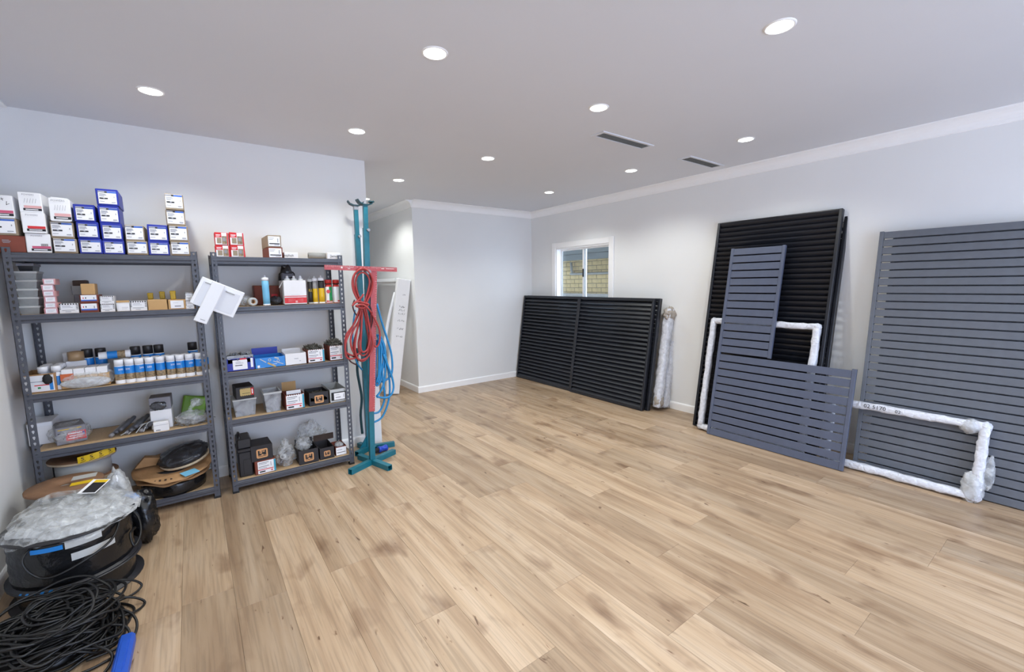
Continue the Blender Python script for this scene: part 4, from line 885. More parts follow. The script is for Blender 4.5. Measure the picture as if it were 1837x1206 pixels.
for i in range(9):
    a = -.11 + i * .026; z = .012 + (i % 3) * .016
    mb = MB(); mb.tube([(a, .0 + .01 * (i % 2), z), (a + .03, .1, z + .012), (a + .055, .24, z + .02)], .0135, 8); mb.obj('strip', 'greystrip' if i % 3 else 'tubeg', t)
for i in range(4): MB().tube([(-.06 + i * .04, -.005, .006), (.0 + i * .03, .03, .03 + .01 * i), (.06 + i * .02, .05, .05)], .0035, 6).obj('cable_tie', 'tubrim', t)
x0, x1, y, z0, z1 = M['A4wbox']
t = thing('vent_box', 'white box with a clear grey window holding a round metal part, on the fourth shelf', 'box', ((x0 + x1) / 2, 3.95, .577), (0, 0, -.04))
MB().cbox(-.061, 0, 0, .061, .15, .135, .003).obj('body', 'white', t); MB().cbox(-.061, .008, .136, .061, .15, .225, .003).obj('window_body', 'greycard', t)
MB().lathe([(.0, 0), (.014, .0), (.018, -.006), (.018, -.012)], n=18, T=Matrix.Rotation(PI / 2, 4, 'X') , c=(.022, .006, .16)).obj('metal_cap', 'galv', t)
MB().blob((-.01, .004, .165), (.045, .008, .03), .3, 3, 20, 12, seed=14).obj('grey_part', 'smoke', t)
x0, x1, y, z0, z1 = M['A4small']
t = thing('small_carton', 'small white carton with tiny print in front of the windowed white box', 'box', ((x0 + x1) / 2 + .005, 3.87, .577)); MB().cbox(-.043, 0, 0, .043, .06, .066, .002).obj('body', 'white', t); mb = MB(); mb.rects(-.03, -.0006, .008, .025, .006, [(i / 6, 0, i / 6 + .12, 1, 0) for i in range(6)]); mb.rects(-.04, -.0006, .045, .08, .002, [(0, 0, 1, 1, 1)]); mb.obj('print', ['ink', 'inkg'], t)
t = thing('green_packet', 'lime green packet leaning at the back beside the right post on the fourth shelf', 'packet', (-.055, 4.16, .577), (-.3, .18, 0)); MB().cbox(-.075, 0, .005, .075, .025, .16, .006, jit=.008).obj('body', 'greenpl', t); MB().cbox(-.075, -.001, .135, .075, .026, .15, .003).obj('dark_band', 'foot', t)
t = thing('screw_bag', 'knotted clear bag of zinc screws at the right end of the fourth shelf', 'bag', (-.062, 3.955, .577))
mb = MB(); rnd = random.Random(9)
for i in range(220):
    q = Vector((rnd.gauss(0, .04), rnd.gauss(0, .035), 0)); q.z = max(.006, .055 - q.length * .5) * rnd.uniform(.2, 1.1); d = Vector((rnd.uniform(-1, 1), rnd.uniform(-1, 1), rnd.uniform(-.4, .4))).normalized() * .013
    mb.tube([q - d, q + d], .0022, 4, sub=1)
o = mb.obj('screws', 'screws', t); o['kind'] = 'stuff'
MB().blob((0, 0, .045), (.094, .075, .052), .22, 3, 34, 22, seed=15, flat=.0).obj('bag', 'clear', t)
MB().tube([(.0, .0, .085), (-.005, .01, .11), (.02, .01, .14), (.05, .02, .155)], .014, 8).blob((.04, .02, .15), (.04, .02, .03), .3, 3, 18, 12, seed=17).obj('bag_neck', 'clear', t)
# ---------------------------------------------------------------- right shelving unit
dr = [(0, 0, 1, 1, 0), (0, .60, .50, 1, 1), (.06, .78, .42, .84, 2), (.06, .68, .36, .72, 2), (.12, .10, .46, .56, 3), (.52, .05, .9, .72, 4), (.6, .3, .8, .6, 5), (.92, 0, 1, 1, 1)]
for k, lb in enumerate(('lower left', 'upper left', 'lower right', 'upper right')):
    carton('B1r%d' % k, 'inkr', 'red and white box, %s of the four on the right shelving' % lb, design=dr, ink=['paper', 'inkr', 'paper', 'tangrey', 'pic', 'inkg'], lx=(.05, .97), lz=(.05, .97), depth=.10, group='red boxes on the right shelving', b=.002)
dd = [(0, 0, 1, 1, 0), (.05, .8, .5, .84, 1), (.05, .66, .4, .7, 1), (.08, .2, .95, .3, 2), (.78, .4, .84, .8, 1), (.5, .1, .9, .15, 1)]
for k, lb in (('B1b0', 'grey-brown box with white label, lower of the pair on the right shelving'), ('B1b1', 'grey-brown box with white label, upper of the pair on the right shelving')):
    carton(k, 'brown' if k == 'B1b0' else 'tangrey', lb, design=dd, ink=['paper', 'inkg', 'ink'], lx=(.05, .92), lz=(.08, .9), depth=.28, rot=.02, group='grey-brown boxes on the right shelving')
t = carton('B1w0', 'white', 'flat white box with handwriting beside the grey-brown pair', depth=.14, rot=.01); mb = MB(); put_text(mb, 'Asphalt', .026, -.02, -.004, .024, 0); mb.obj('handwriting', 'ink', t)
t = carton('B1w1', 'white', 'small white box with handwriting at the right end of the top shelf', depth=.14, rot=.01); mb = MB(); put_text(mb, 'Jamo', .028, .0, -.004, .026, 0); mb.obj('handwriting', 'ink', t)
x0, x1, y, z0, z1 = M['B1g0']
t = thing('grey_roll', 'grey foam roll lying on the top shelf left of the small white box', 'roll', (x0, 3.93, 1.8285), (0, PI / 2, 0)); MB().lathe([(.010, 0), (.0255, 0), (.0255, x1 - x0 - .004), (.010, x1 - x0 - .004), (.010, 0)], n=22, cap=False).obj('roll', 'slv', t); MB().lathe([(.007, .001), (.010, .001), (.010, x1 - x0 - .006), (.007, x1 - x0 - .006), (.007, .001)], n=16, cap=False).obj('core', 'foot', t)
# cartridges and cans on the second shelf
def cartridge(key, label, cols, rad=None, group='sealant cartridges', text=None, capm='whitepl'):
    x0, x1, y, z0, z1 = M[key]; rad = (x1 - x0) / 2 if rad is None else rad; h = z1 - z0
    t = thing('cartridge', label, 'cartridge', ((x0 + x1) / 2, y + rad, z0), group=group)
    MB().lathe([(rad, 0), (rad, .012)], n=20).obj('base', capm, t)
    MB().lathe([(rad * .94, .012), (rad * .94, h * .28), (rad * .94, h * .55), (rad * .94, h * .82)], n=20, mats=[0, 1, 2]).obj('body', cols, t)
    MB().lathe([(rad * .96, h * .82), (rad * .96, h * .91), (rad * .5, h * .935), (rad * .32, h * .94), (rad * .22, h)], n=20).obj('nozzle', capm, t)
    if text: mb = MB(); put_text(mb, text[0], text[1], 0, -rad - .001, h * .5, 0, .8); mb.obj('print', text[2], t)
    return t
cartridge('B2tube', 'sky blue sealant cartridge with white nozzle standing alone on the second shelf', ['tubeb', 'tubeb', 'tubeb'], .026)
cartridge('B2t1', 'slim black cartridge with yellow lettering beside the white carton', ['tubek', 'tubek', 'tubek'], text=('ILL', .03, 'inky'), capm='tubrim')
cartridge('B2t2', 'grey and yellow cartridge between the black and the yellow-white ones', ['tubey', 'tubey', 'tubeg'])
cartridge('B2t3', 'yellow and black cartridge left of the red and green cans', ['tubey', 'tubey', 'tubek'])
for k, lb in (('B2c1', 'red-capped green and white can with round red badge, left of the two'), ('B2c2', 'red-capped green and white can turned to its barcode, right of the two at the post')):
    x0, x1, y, z0, z1 = M[k]; rad = (x1 - x0) / 2; h = z1 - z0
    t = thing('foam_can', lb, 'can', ((x0 + x1) / 2, y + rad, z0), (0, 0, 0 if k == 'B2c1' else .9), 'red and green foam cans')
    MB().lathe([(rad * .95, 0), (rad, .005), (rad, h * .70), (rad * .8, h * .80), (rad * .55, h * .84)], n=22, mats=[0, 1, 0, 0]).obj('body', ['canred', 'paper'], t)
    mb = MB()
    for (a0, a1, za, zb, mm) in ((-1.2, .1, .06, .70, 0), (-1.3, .9, .06, .11, 1)) if k == 'B2c1' else ((-.2, 1.2, .06, .70, 0), (-.9, 1.3, .06, .11, 1)):
        pts = [a0 + (a1 - a0) * i / 6 for i in range(7)]; vs = [((rad + .0005 + mm * .0003) * math.sin(q), -(rad + .0005 + mm * .0003) * math.cos(q), z) for z in (za * h, zb * h) for q in (pts if k == 'B2c2' else [-p for p in pts])]
        mb.add(vs, [(i, i + 1, 8 + i, 7 + i) for i in range(6)], mm)
    for q in range(14):
        a = 2 * PI * q / 14; b = 2 * PI * (q + 1) / 14
        if k == 'B2c1': mb.add([(-.008, -rad - .0012, h * .5), (-.008 + .016 * math.cos(a), -rad - .0002, h * .5 + .016 * math.sin(a)), (-.008 + .016 * math.cos(b), -rad - .0002, h * .5 + .016 * math.sin(b))], [(0, 1, 2)], 1)
    mb.obj('label', ['cangr', 'canred'], t)
    MB().lathe([(rad * .98, h * .84), (rad * .98, h * .97), (rad * .9, h)], n=22).obj('cap', 'canred', t); MB().lathe([(rad * .96, h * .80), (rad * .96, h * .84)], n=22).obj('collar', 'foot', t)
def open_box(name, label, cx, y, z0, w, d, h, body, cat='box', wall=.004, group=None, rot=0.0):
    t = thing(name, label, cat, (cx, y, z0), (0, 0, rot), group); mb = MB()
    for a, b, c, e in ((-w / 2, 0, w / 2, wall), (-w / 2, d - wall, w / 2, d), (-w / 2, wall, -w / 2 + wall, d - wall), (w / 2 - wall, wall, w / 2, d - wall)): mb.box(a, b, 0, c, e, h)
    mb.box(-w / 2, 0, 0, w / 2, d, .004).obj('body', body, t); return t
x0, x1, y, z0, z1 = M['B2carton']; w, h = x1 - x0, z1 - z0
t = open_box('open_carton', 'open white carton with a red band, full of sealant cartridges', (x0 + x1) / 2, 3.88, z0, w, .22, h, 'white', group='open cartons')
mb = MB(); mb.rects(-w / 2, -.0006, 0, w, h, [(0, .06, 1, .29, 0), (0, .33, 1, .36, 0), (.48, .08, .58, .16, 1), (.3, .40, .7, .405, 2)])
for s_ in (-1, 1):
    for i in range(4): mb.add([(.004, -.0016, .028 + i * .006), (s_ * .055, -.0016, .022 + i * .007), (s_ * .055, -.0016, .0235 + i * .007)], [(0, 1, 2) if s_ > 0 else (0, 2, 1)], 1)
mb.obj('print', ['inkr', 'inkpk', 'inkg'], t)
MB().add([(-w / 2, 0, h), (-w / 2, .02, h), (-w / 2 - .032, .012, h - .055), (-w / 2 - .03, .0, h - .06)], [(0, 1, 2, 3)]).obj('torn_flap', 'white', t)
for i in range(3):
    o = thing('cartridge', 'white-nozzled cartridge inside the white carton, %s of the three at its front' % ('left', 'middle', 'right')[i], 'cartridge', (x0 + .033 + i * .049, 3.91, z0 + .0045), group='cartridges in the white carton')
    MB().lathe([(.0235, 0), (.0235, .20)], n=18).obj('body', 'tubrim', o); MB().lathe([(.023, .20), (.010, .208), (.009, .222), (.006, .226)], n=18).obj('nozzle', 'whitepl', o)
def crumple(name, label, cat, c, rad, m, seed, amp=.3, fr=2.6, flat=0.0, group=None, nu=30, nv=20):
    o = MB().blob((0, 0, rad[2]), rad, amp, fr, nu, nv, seed=seed, flat=flat).obj(name, m, None, c); return tag(o, label, cat, group)
crumple('film_scrap', 'crumpled clear film scrap behind the white panel on the right shelving', 'film', (.34, 3.97, 1.434), (.05, .04, .04), 'clear', 41)
t = thing('tape_roll', 'small white tape roll standing beside the film scrap', 'tape', (.385, 3.91, 1.4665), (PI / 2, 0, .3)); MB().lathe([(.016, -.02), (.032, -.02), (.032, .02), (.016, .02), (.016, -.02)], n=20, cap=False).obj('tape', 'tubrim', t); MB().lathe([(.013, -.02), (.016, -.02), (.016, .02), (.013, .02), (.013, -.02)], n=20, cap=False).obj('core', 'cardboard', t)
crumple('grey_bag', 'small grey plastic bag between the sky blue cartridge and the white carton', 'bag', (.556, 3.97, 1.434), (.042, .045, .034), 'smoke', 42)
t = carton('B2long', 'brown', 'long rusty brown box at the back of the second shelf behind the sky blue cartridge', depth=.13, b=.004); MB().rects(.03, -.003, .05, .045, .035, [(0, 0, 1, 1, 0)]).obj('red_mark', 'inkr', t)
x0, x1, y, z0, z1 = M['B2dark']
t = thing('dark_bag', 'dark grey plastic bag standing behind the white carton of cartridges', 'bag', ((x0 + x1) / 2, 4.18, 1.434)); MB().blob((0, 0, .15), (.07, .05, .16), .2, 2.5, 26, 20, seed=43, flat=0).obj('bag', 'smoke', t); MB().cbox(-.05, -.04, .0, .05, .04, .26, .01).obj('contents', 'greycard', t)
# third shelf
def pile(name, parent, w, d, zb, h, n, m, seed, ln=.016, core=True):
    mb = MB(); rnd = random.Random(seed)
    if core: mb.box(-w / 2, 0, zb - .03, w / 2, d, zb)
    for i in range(n):
        a, b = rnd.uniform(-1, 1), rnd.uniform(-1, 1); c = Vector((a * w / 2, d / 2 + b * d / 2, zb + h * (1 - .6 * max(a * a, b * b)) * rnd.uniform(0, 1)))
        e = Vector((rnd.uniform(-1, 1), rnd.uniform(-1, 1), rnd.uniform(-.8, .8))).normalized() * ln
        mb.tube([c - e, c + e], .0028, 4, sub=1)
    o = mb.obj(name, m, parent); o['kind'] = 'stuff'; return o
def bx(key): x0, x1, y, z0, z1 = M[key]; return (x0 + x1) / 2, y, z0, x1 - x0, z1 - z0
cx, y, z0, w, h = bx('B3p0')
t = open_box('open_carton', 'violet-blue open box with white label and tray of screws, third shelf', cx, y, z0, w, .2, h, 'blue', group='open boxes of screws')
MB().rects(-w / 2, -.0006, 0, w, h, [(.22, .12, .74, .88, 0), (.48, .88, .72, .99, 1), (.30, .42, .56, .48, 2), (.86, .22, .95, .95, 0), (.32, .6, .6, .63, 3), (.32, .7, .5, .73, 3)]).obj('label', ['paper', 'inkr', 'ink', 'inkg'], t)
tr = MB().prism([(-w / 2 + .006, .006), (w / 2 - .006, .006), (w / 2 - .006, .196), (-w / 2 + .006, .196)], h - .005, h + .022, 'z', cap=False).obj('clear_tray', 'tub', t)
pile('screws', t, w - .02, .17, h - .005, .035, 150, 'screws', 51)
cx, y, z0, w, h = bx('B3u0')
t = open_box('open_carton', 'bright blue open box with printed screws and raised rear flap', cx, y, z0, w, .22, h, 'canbl', group='open boxes of screws')
mb = MB(); mb.rects(-w / 2, -.0006, 0, w, h, [(.06, .1, .14, .32, 0), (.06, .04, .3, .06, 0), (.5, .3, .72, .33, 0)])
def strip(mb, a, b, th, m, yy): 
    A, B = Vector((a[0], yy, a[1])), Vector((b[0], yy, b[1])); d = (B - A).normalized(); q = Vector((-d.z, 0, d.x)) * th; mb.add([A - q, B - q, B + q, A + q], [(0, 1, 2, 3)], m)
strip(mb, (-.07, .075), (-.03, .045), .003, 1, -.0015); strip(mb, (-.02, .04), (.035, .005), .006, 2, -.0015); strip(mb, (.02, .05), (.09, .02), .003, 1, -.0015); strip(mb, (.03, .078), (.06, .068), .005, 1, -.0015)
for (ox, oz) in ((-.005, .062), (.055, .05)):
    for q in range(10): strip(mb, (ox + .009 * math.cos(q * .63), oz + .009 * math.sin(q * .63)), (ox + .009 * math.cos(q * .63 + .63), oz + .009 * math.sin(q * .63 + .63)), .002, 1, -.0015)
mb.obj('print', ['paper', 'tubrim', 'inko'], t)
MB().box(-w / 2, .214, h, w / 2 - .02, .218, h + .055).obj('rear_flap', 'blue', t)
cx, y, z0, w, h = bx('B3w0')
t = open_box('open_carton', 'plain white open box on the third shelf, right of the bright blue one', cx, y, z0, w, .2, h, 'white', group='open boxes of screws'); MB().rects(-w / 2, -.0006, 0, w, h, [(.42, .52, .62, .56, 0), (.66, .3, .74, .34, 0)]).obj('print', ['inkg'], t)
MB().box(-w / 2 + .006, .19, h, w / 2 - .006, .193, h + .02).obj('rear_flap', 'white', t)
dk = [(0, 0, 1, 1, 0), (.05, .84, .62, .90, 1), (.05, .74, .5, .78, 1), (.05, .54, .62, .60, 1), (.05, .42, .5, .46, 1), (.72, .5, .75, .85, 1), (0, .28, .86, .34, 2), (.08, .10, .4, .2, 3), (.72, .1, .82, .2, 2), (.90, 0, 1, 1, 4)]
IK = ['paper', 'inkg', 'inkr', 'ink', 'inkc']
def hw(key, lb, d=.2, top=None, n=150, filled='screwk', ph=.05):
    cx, y, z0, w, h = bx(key)
    t = open_box('open_carton', lb, cx, y, z0, w, d, h, 'brown', group='open cartons with red-lined labels')
    mb = MB(); mb.rects(-w / 2 + .004, -.0006, .006, w - .008, h - .012, dk)
    for i in range(8): mb.add([(-w / 2 + .006 + i * w / 8.4, -.004, h - .006), (-w / 2 + .006 + (i + .9) * w / 8.4, -.004, h - .006), (-w / 2 + .006 + (i + .45) * w / 8.4, -.004, h + .003)], [(0, 1, 2)], 0)
    mb.obj('label', IK, t)
    if filled: pile('screws', t, w - .012, d - .012, h - .012, ph, n, filled, len(lb))
    return t
hw('B3k0', 'open carton with red-lined label heaped with dark screws, left of two on the third shelf', n=200, ph=.045)
hw('B3k1', 'open carton with red-lined label heaped high with dark screws at the right post', n=240, ph=.065)
# fourth shelf
tub('B4tub0', 'lidded frosted tub of zinc screws under the black gold-labelled box', 'tub', 'tubrim', .2, 'screws', 'frosted tubs of screws', .012)
tub('B4tub1', 'open frosted tub of zinc screws left of the red-lined carton', 'tub', 'tubrim', .2, 'screws', 'frosted tubs of screws', .012, True)
dg = [(0, 0, 1, 1, 0), (.1, .62, .62, .66, 1), (.15, .3, .72, .36, 2), (.1, .8, .6, .84, 1), (.8, 0, 1, 1, 3), (.86, .2, .94, .8, 4)] + [(i / 7, .92, i / 7 + .07, 1, 2) for i in range(7)] + [(i / 7, 0, i / 7 + .07, .08, 2) for i in range(7)]
carton('B4box', 'blackcard', 'black box with gold and red label lying on the lidded frosted tub', design=dg, ink=['inko', 'tan', 'ink', 'inkr', 'paper'], lx=(.22, .98), lz=(.25, .88), depth=.19, rot=.06)
t = hw('B4car', 'carton with red-lined label and raised flaps on the fourth shelf', filled=None); cx, y, z0, w, h = bx('B4car')
MB().box(-w * .46, .19, h, w * .3, .194, h + .075).obj('rear_flap', 'tan', t); MB().box(-w * .4, .03, h, w * .36, .033, h + .03).obj('inner_flap', 'white', t)
def logo(mb, cx, cz, s, y):
    """tan rounded badge with a black block emblem"""
    def rr_(x0, z0, x1, z1, rd, m, yy):
        pts = []
        for (qx, qz, a) in ((x1 - rd, z1 - rd, 0), (x0 + rd, z1 - rd, 1), (x0 + rd, z0 + rd, 2), (x1 - rd, z0 + rd, 3)):
            for i in range(4): b = PI / 2 * (a + i / 3); pts.append((qx + rd * math.cos(b), yy, qz + rd * math.sin(b)))
        mb.add(pts, [tuple(range(len(pts)))], m)
    R = lambda a, b, c, d, m, k: mb.add([(cx + a * s, y - k, cz + b * s), (cx + c * s, y - k, cz + b * s), (cx + c * s, y - k, cz + d * s), (cx + a * s, y - k, cz + d * s)], [(0, 1, 2, 3)], m)
    rr_(cx - s, cz - s * .92, cx + s, cz + s * .92, s * .28, 0, y - .0008); rr_(cx - s * .86, cz - s * .78, cx + s * .86, cz + s * .78, s * .2, 0, y - .001)
    R(-.72, -.38, .72, .62, 1, .0014); R(-.42, -.02, -.02, .62, 0, .0018); R(.08, .22, .44, .62, 0, .0018); R(-.16, -.38, .2, -.2, 0, .0018); R(-.72, -.62, .72, -.50, 1, .0014)
    for k, (a, b) in enumerate(((-.3, .1), (.0, .22), (.2, .3))): R(a, b, a + .1, b + .34, 1, .0022)
def blk(key, lb, d=.2, lid=False, open_=True, rot=0.0, sz=.036):
    cx, y, z0, w, h = bx(key)
    if open_: t = open_box('badge_box', lb, cx, y, z0, w, d, h, 'blackcard', group='black boxes with tan badge', rot=rot)
    else:
        t = thing('badge_box', lb, 'box', (cx, y, z0), (0, 0, rot), 'black boxes with tan badge'); MB().cbox(-w / 2, 0, 0, w / 2, d, h, .003, jit=.002).obj('body', 'blackcard', t)
    mb = MB(); logo(mb, .0, h * .48, sz, -.003); mb.obj('badge', ['inktan', 'ink'], t); return t
t = blk('B4blk', 'open black box with tan badge on the fourth shelf of the right unit'); pile('screws', t, .13, .18, .07, .03, 90, 'screwk', 71)
cx, y, z0, w, h = bx('B4bin')
t = open_box('parts_bin', 'grey open bin with white label at the right post of the fourth shelf', cx, y, z0, w, .3, h, 'tubrim', 'bin', group=None)
MB().cbox(-w * .42, -.008, h * .18, w * .46, -.0005, h * .78, .002).obj('label_holder', 'foot', t); MB().rects(-w * .28, -.0086, h * .22, w * .68, h * .5, [(0, 0, 1, 1, 0), (.15, .3, .6, .38, 1), (.12, .7, .5, .74, 2), (.85, .3, .9, .8, 2)]).obj('label', ['paper', 'ink', 'inkg'], t)
pile('screws', t, w - .02, .28, .05, .03, 60, 'screws', 72); 
# bottom shelf
t = thing('black_jug', 'tall black plastic container with moulded ribs at the left end of the bottom shelf', 'container', (.25, 3.90, .092))
MB().cbox(-.05, 0, 0, .045, .2, .20, .008).cbox(-.055, -.004, .20, .05, .205, .225, .006).obj('body', 'blackpl', t); MB().cbox(-.05, .01, .225, .045, .195, .305, .008).obj('upper_body', 'blackpl', t); MB().cbox(-.02, -.004, .02, .035, .0, .14, .003).obj('moulded_panel', 'blackpl', t); MB().tube([(-.03, .04, .30), (-.03, .06, .325), (-.03, .14, .325), (-.03, .16, .30)], .010, 8).obj('handle', 'blackpl', t)
carton('B5car', 'brown', 'carton with red-lined label lying under the large black badge box on the bottom shelf', design=dk, ink=IK, lx=(.12, .99), lz=(.05, .97), depth=.2, rot=.05, group='open cartons with red-lined labels')
blk('B5blk0', 'large closed black box with tan badge on top of the red-lined carton, bottom shelf', open_=False, rot=.04, sz=.04)
t = blk('B5blk1', 'open black box with tan badge and plastic bag on it, middle of the bottom shelf', sz=.038)
MB().box(-.07, .19, .12, .07, .194, .165).obj('rear_flap', 'blackcard', t)
t = blk('B5blk2', 'small open black box with tan badge at the right of the bottom shelf', sz=.026, d=.22); MB().box(-.06, .215, .10, .11, .219, .155).obj('rear_flap', 'dkbrown', t)
cx, y, z0, w, h = bx('B5wc')
t = open_box('open_carton', 'small white carton of parts at the right post of the bottom shelf', cx, y, z0, w, .16, h, 'brown', group='open cartons with red-lined labels'); MB().rects(-w / 2, -.0006, 0, w, h, [(.02, .04, .98, .92, 0), (.1, .3, .9, .36, 1), (.1, .6, .6, .66, 2)]).obj('label', ['paper', 'ink', 'inkg'], t); MB().blob((0, .07, .075), (.035, .05, .022), .3, 3, 18, 12, seed=73).obj('bagged_parts', 'milky', t)
t = thing('parts_bag', 'clear bag of grey plastic parts between the black boxes on the bottom shelf', 'bag', (.54, 3.965, .092))
for i in range(6):
    MB().tube([(-.05 + .02 * (i % 4), -.02 + .02 * (i // 2), .03 + .02 * (i % 3)), (-.01 + .012 * i, .0, .07 + .012 * i)], .012, 8, sub=1).obj('grey_part', 'greystrip', t)
MB().lathe([(.012, 0), (.022, 0), (.022, .012), (.012, .012), (.012, 0)], n=16, cap=False, T=Matrix.Rotation(1.2, 4, 'X'), c=(-.03, -.04, .09)).obj('grey_ring', 'tubrim', t)
MB().blob((0, 0, .08), (.072, .06, .085), .3, 2.6, 32, 22, seed=74, flat=0).obj('bag', 'clear', t); MB().blob((.0, .02, .17), (.03, .03, .05), .35, 2.6, 20, 14, seed=75).obj('bag_neck', 'clear', t)
crumple('clear_bag', 'crumpled clear plastic bag standing up from the open badge box on the bottom shelf', 'bag', (.68, 3.96, .185), (.06, .06, .055), 'clear', 76)
crumple('clear_bag', 'loose clear plastic bag at the back of the bottom shelf, above the badge boxes', 'bag', (.78, 4.17, .092), (.12, .06, .13), 'clear', 77)
# ---------------------------------------------------------------- white panel hanging between the shelving units
A, B, C_, D_ = [Vector(p) for p in H['plate']]
t = thing('moulded_panel', 'white moulded plastic panel hanging tilted between the two shelving units', 'panel', tuple(A))
ux = (B - A).normalized(); uz = (ux.cross(Vector((0, 1, 0)))) * -1; uz = Vector((-ux.z, 0, ux.x))
T = Matrix((ux, Vector((0, 1, 0)), uz)).transposed().to_4x4()
w, h = (B - A).length, abs((D_ - A).dot(uz)) * .97
MB().cbox(0, -.006, -h, w, .008, 0, .004, T=T).obj('plate', 'whitepl', t)
MB().cbox(.02, -.008, -h + .0, .068, -.006, -.025, .001, T=T).cbox(.152, -.008, -h + .02, w - .02, -.006, -.03, .001, T=T).obj('recess_shade', 'plsh', t)  # recess shade put into the colour of thin greyer sheets on the plate
MB().cbox(.03, -.011, -.034, .068, -.008, -.028, .001, T=T).cbox(.165, -.011, -.044, .225, -.008, -.038, .001, T=T).obj('slot_lip', 'slv', t)
E_, F_, G_, I_ = [Vector(p) for p in H['strip']]
l2 = (I_ - E_).length
MB().cbox(.066, -.022, -l2 - .012, .148, -.006, -.002, .004, T=T).obj('raised_strip', 'whitepl', t)
MB().cbox(.10, -.0232, -l2 + .01, .13, -.022, -l2 + .014, .0005, T=T).obj('small_print', 'inkg', t)
# ---------------------------------------------------------------- teal support stands
def sq_tube(mb, p0, p1, a, b, wall, up=(0, 0, 1)):
    P0, P1 = Vector(p0), Vector(p1); d = (P1 - P0).normalized(); s_ = d.cross(Vector(up)).normalized(); q = s_.cross(d)
    def rg(P, k): return [P + s_ * x * (a / 2 - k) + q * z * (b / 2 - k) for x, z in ((-1, -1), (1, -1), (1, 1), (-1, 1))]
    vs = rg(P0, 0) + rg(P1, 0) + rg(P1, wall) + rg(P0, wall); f_ = []
    for i in range(4):
        j = (i + 1) % 4
        f_ += [(i, j, 4 + j, 4 + i), (4 + i, 4 + j, 8 + j, 8 + i), (8 + i, 8 + j, 12 + j, 12 + i), (12 + i, 12 + j, j, i)]
    mb.add(vs, f_); return mb
def stand(label, x, y, legs, h0, h1, tilt, head):
    t = thing('support_stand', label, 'stand', (x, y, 0), group='teal support stands')
    for a, L in legs:
        d = Vector((math.cos(math.radians(a)), math.sin(math.radians(a)), 0))
        sq_tube(MB(), d * .0 + Vector((0, 0, .023)), d * L + Vector((0, 0, .023)), .045, .045, .004).obj('leg', 'teal', t)
    R = Matrix.Rotation(math.radians(tilt), 4, 'Y')
    o = sq_tube(MB(), R @ Vector((0, 0, .04)), R @ Vector((0, 0, h0)), .043, .043, .003, (0, 1, 0)).obj('outer_post', 'teal', t)
    sq_tube(MB(), R @ Vector((0, 0, h0 - .3)), R @ Vector((0, 0, h1)), .034, .034, .003, (0, 1, 0)).obj('inner_post', 'teal', t)
    c = R @ Vector((0, 0, h1))
    pts = [(-.068, .035), (-.05, .012), (-.02, .0), (.02, .0), (.05, .012), (.068, .035)]
    pr = [(c.x + a, c.z + b) for a, b in pts] + [(c.x + a, c.z + b - .010) for a, b in pts[::-1]]
    MB().prism(pr, -.03, .03, 'y', T=Matrix.Rotation(head, 4, 'Z')).obj('cradle', 'tealdk', t)
    MB().lathe([(.012, 0), (.012, .03)], n=10, T=Matrix.Rotation(PI / 2, 4, 'X'), c=tuple(R @ Vector((.010, -.0215, h0 - .02)))).obj('clamp_bolt', 'tip', t)
    return t, R
s1, R1 = stand('front teal support stand with crossed square legs, carrying the red square and hoses', 1.187, 3.748, ((206, .25), (287, .25), (22, .26), (107, .19)), 2.06, 2.255, 1.48, .1)
MB().cbox(.03, -.02, 2.26, .075, .02, 2.272, .003, T=Matrix.Translation((.058, 0, .012))).obj('side_plate', 'tealdk', s1)
MB().lathe([(.014, 0), (.014, .045), (.02, .045), (.02, .06)], n=14, T=Matrix.Rotation(PI / 2, 4, 'X'), c=tuple(R1 @ Vector((-.010, -.0215, 1.69)))).obj('hook_knob', 'tip', s1)
s2, R2 = stand('rear teal support stand close to the wall end, behind the front one', 1.272, 4.09, ((-12, .24), (212, .17), (300, .08), (110, .15)), 2.04, 2.30, 0, -.1)
MB().cbox(-.0195, -.0195, 2.255, .0195, .0195, 2.298, .003).obj('grey_collar', 'tip', s2)
MB().prism([(-.11, .05), (.0, .05), (.0, .17), (-.03, .14)], -.004, .004, 'y', T=Matrix.Rotation(.4, 4, 'Z')).obj('gusset', 'teal', s2)
MB().tube(H['belt'][0], .012, 8).obj('dark_sleeve', 'tealdk', None); tag(bpy.data.objects['dark_sleeve'], 'dark blue-green sleeve hanging beside the rear teal stand', 'sleeve')
# red aluminium T-square hanging in front of the front stand
tq = thing('t_square', 'red aluminium T-square with white scale ticks hung on the front teal stand', 't-square', (1.197, 3.712, .485))
a = math.atan2(1.281 - 1.197, 1.23); Rb = Matrix.Rotation(a, 4, 'Y')
MB().box(-.0255, -.0016, 0, .0255, .0016, 1.245, T=Rb).obj('blade', 'redal', tq)
hd = Vector((1.48 - .88, 0, 1.715 - 1.730)); Rh = Matrix.Rotation(-math.atan2(hd.z, hd.x), 4, 'Y'); Th = Matrix.Translation((.88 - 1.197, -.004, 1.727 - .485)) @ Rh
MB().box(0, -.006, -.019, .600, .002, .019, T=Th).obj('head', 'redal', tq)
mb = MB()
for i in range(60): z = .03 + i * .02; mb.add([Rb @ Vector(p) for p in ((.0255 - (.010 if i % 5 else .018), -.0020, z), (.0250, -.0020, z), (.0250, -.0020, z + .0016), (.0255 - (.010 if i % 5 else .018), -.0020, z + .0016))], [(0, 1, 2, 3)])
for i in range(58):
    if 14 < i < 36 and i % 3: continue
    x = .012 + i * .0102; q = .012 if i % 5 else .018; mb.add([Th @ Vector(p) for p in ((x, -.0066, .018 - q), (x + .0014, -.0066, .018 - q), (x + .0014, -.0066, .018), (x, -.0066, .018))], [(0, 1, 2, 3)])
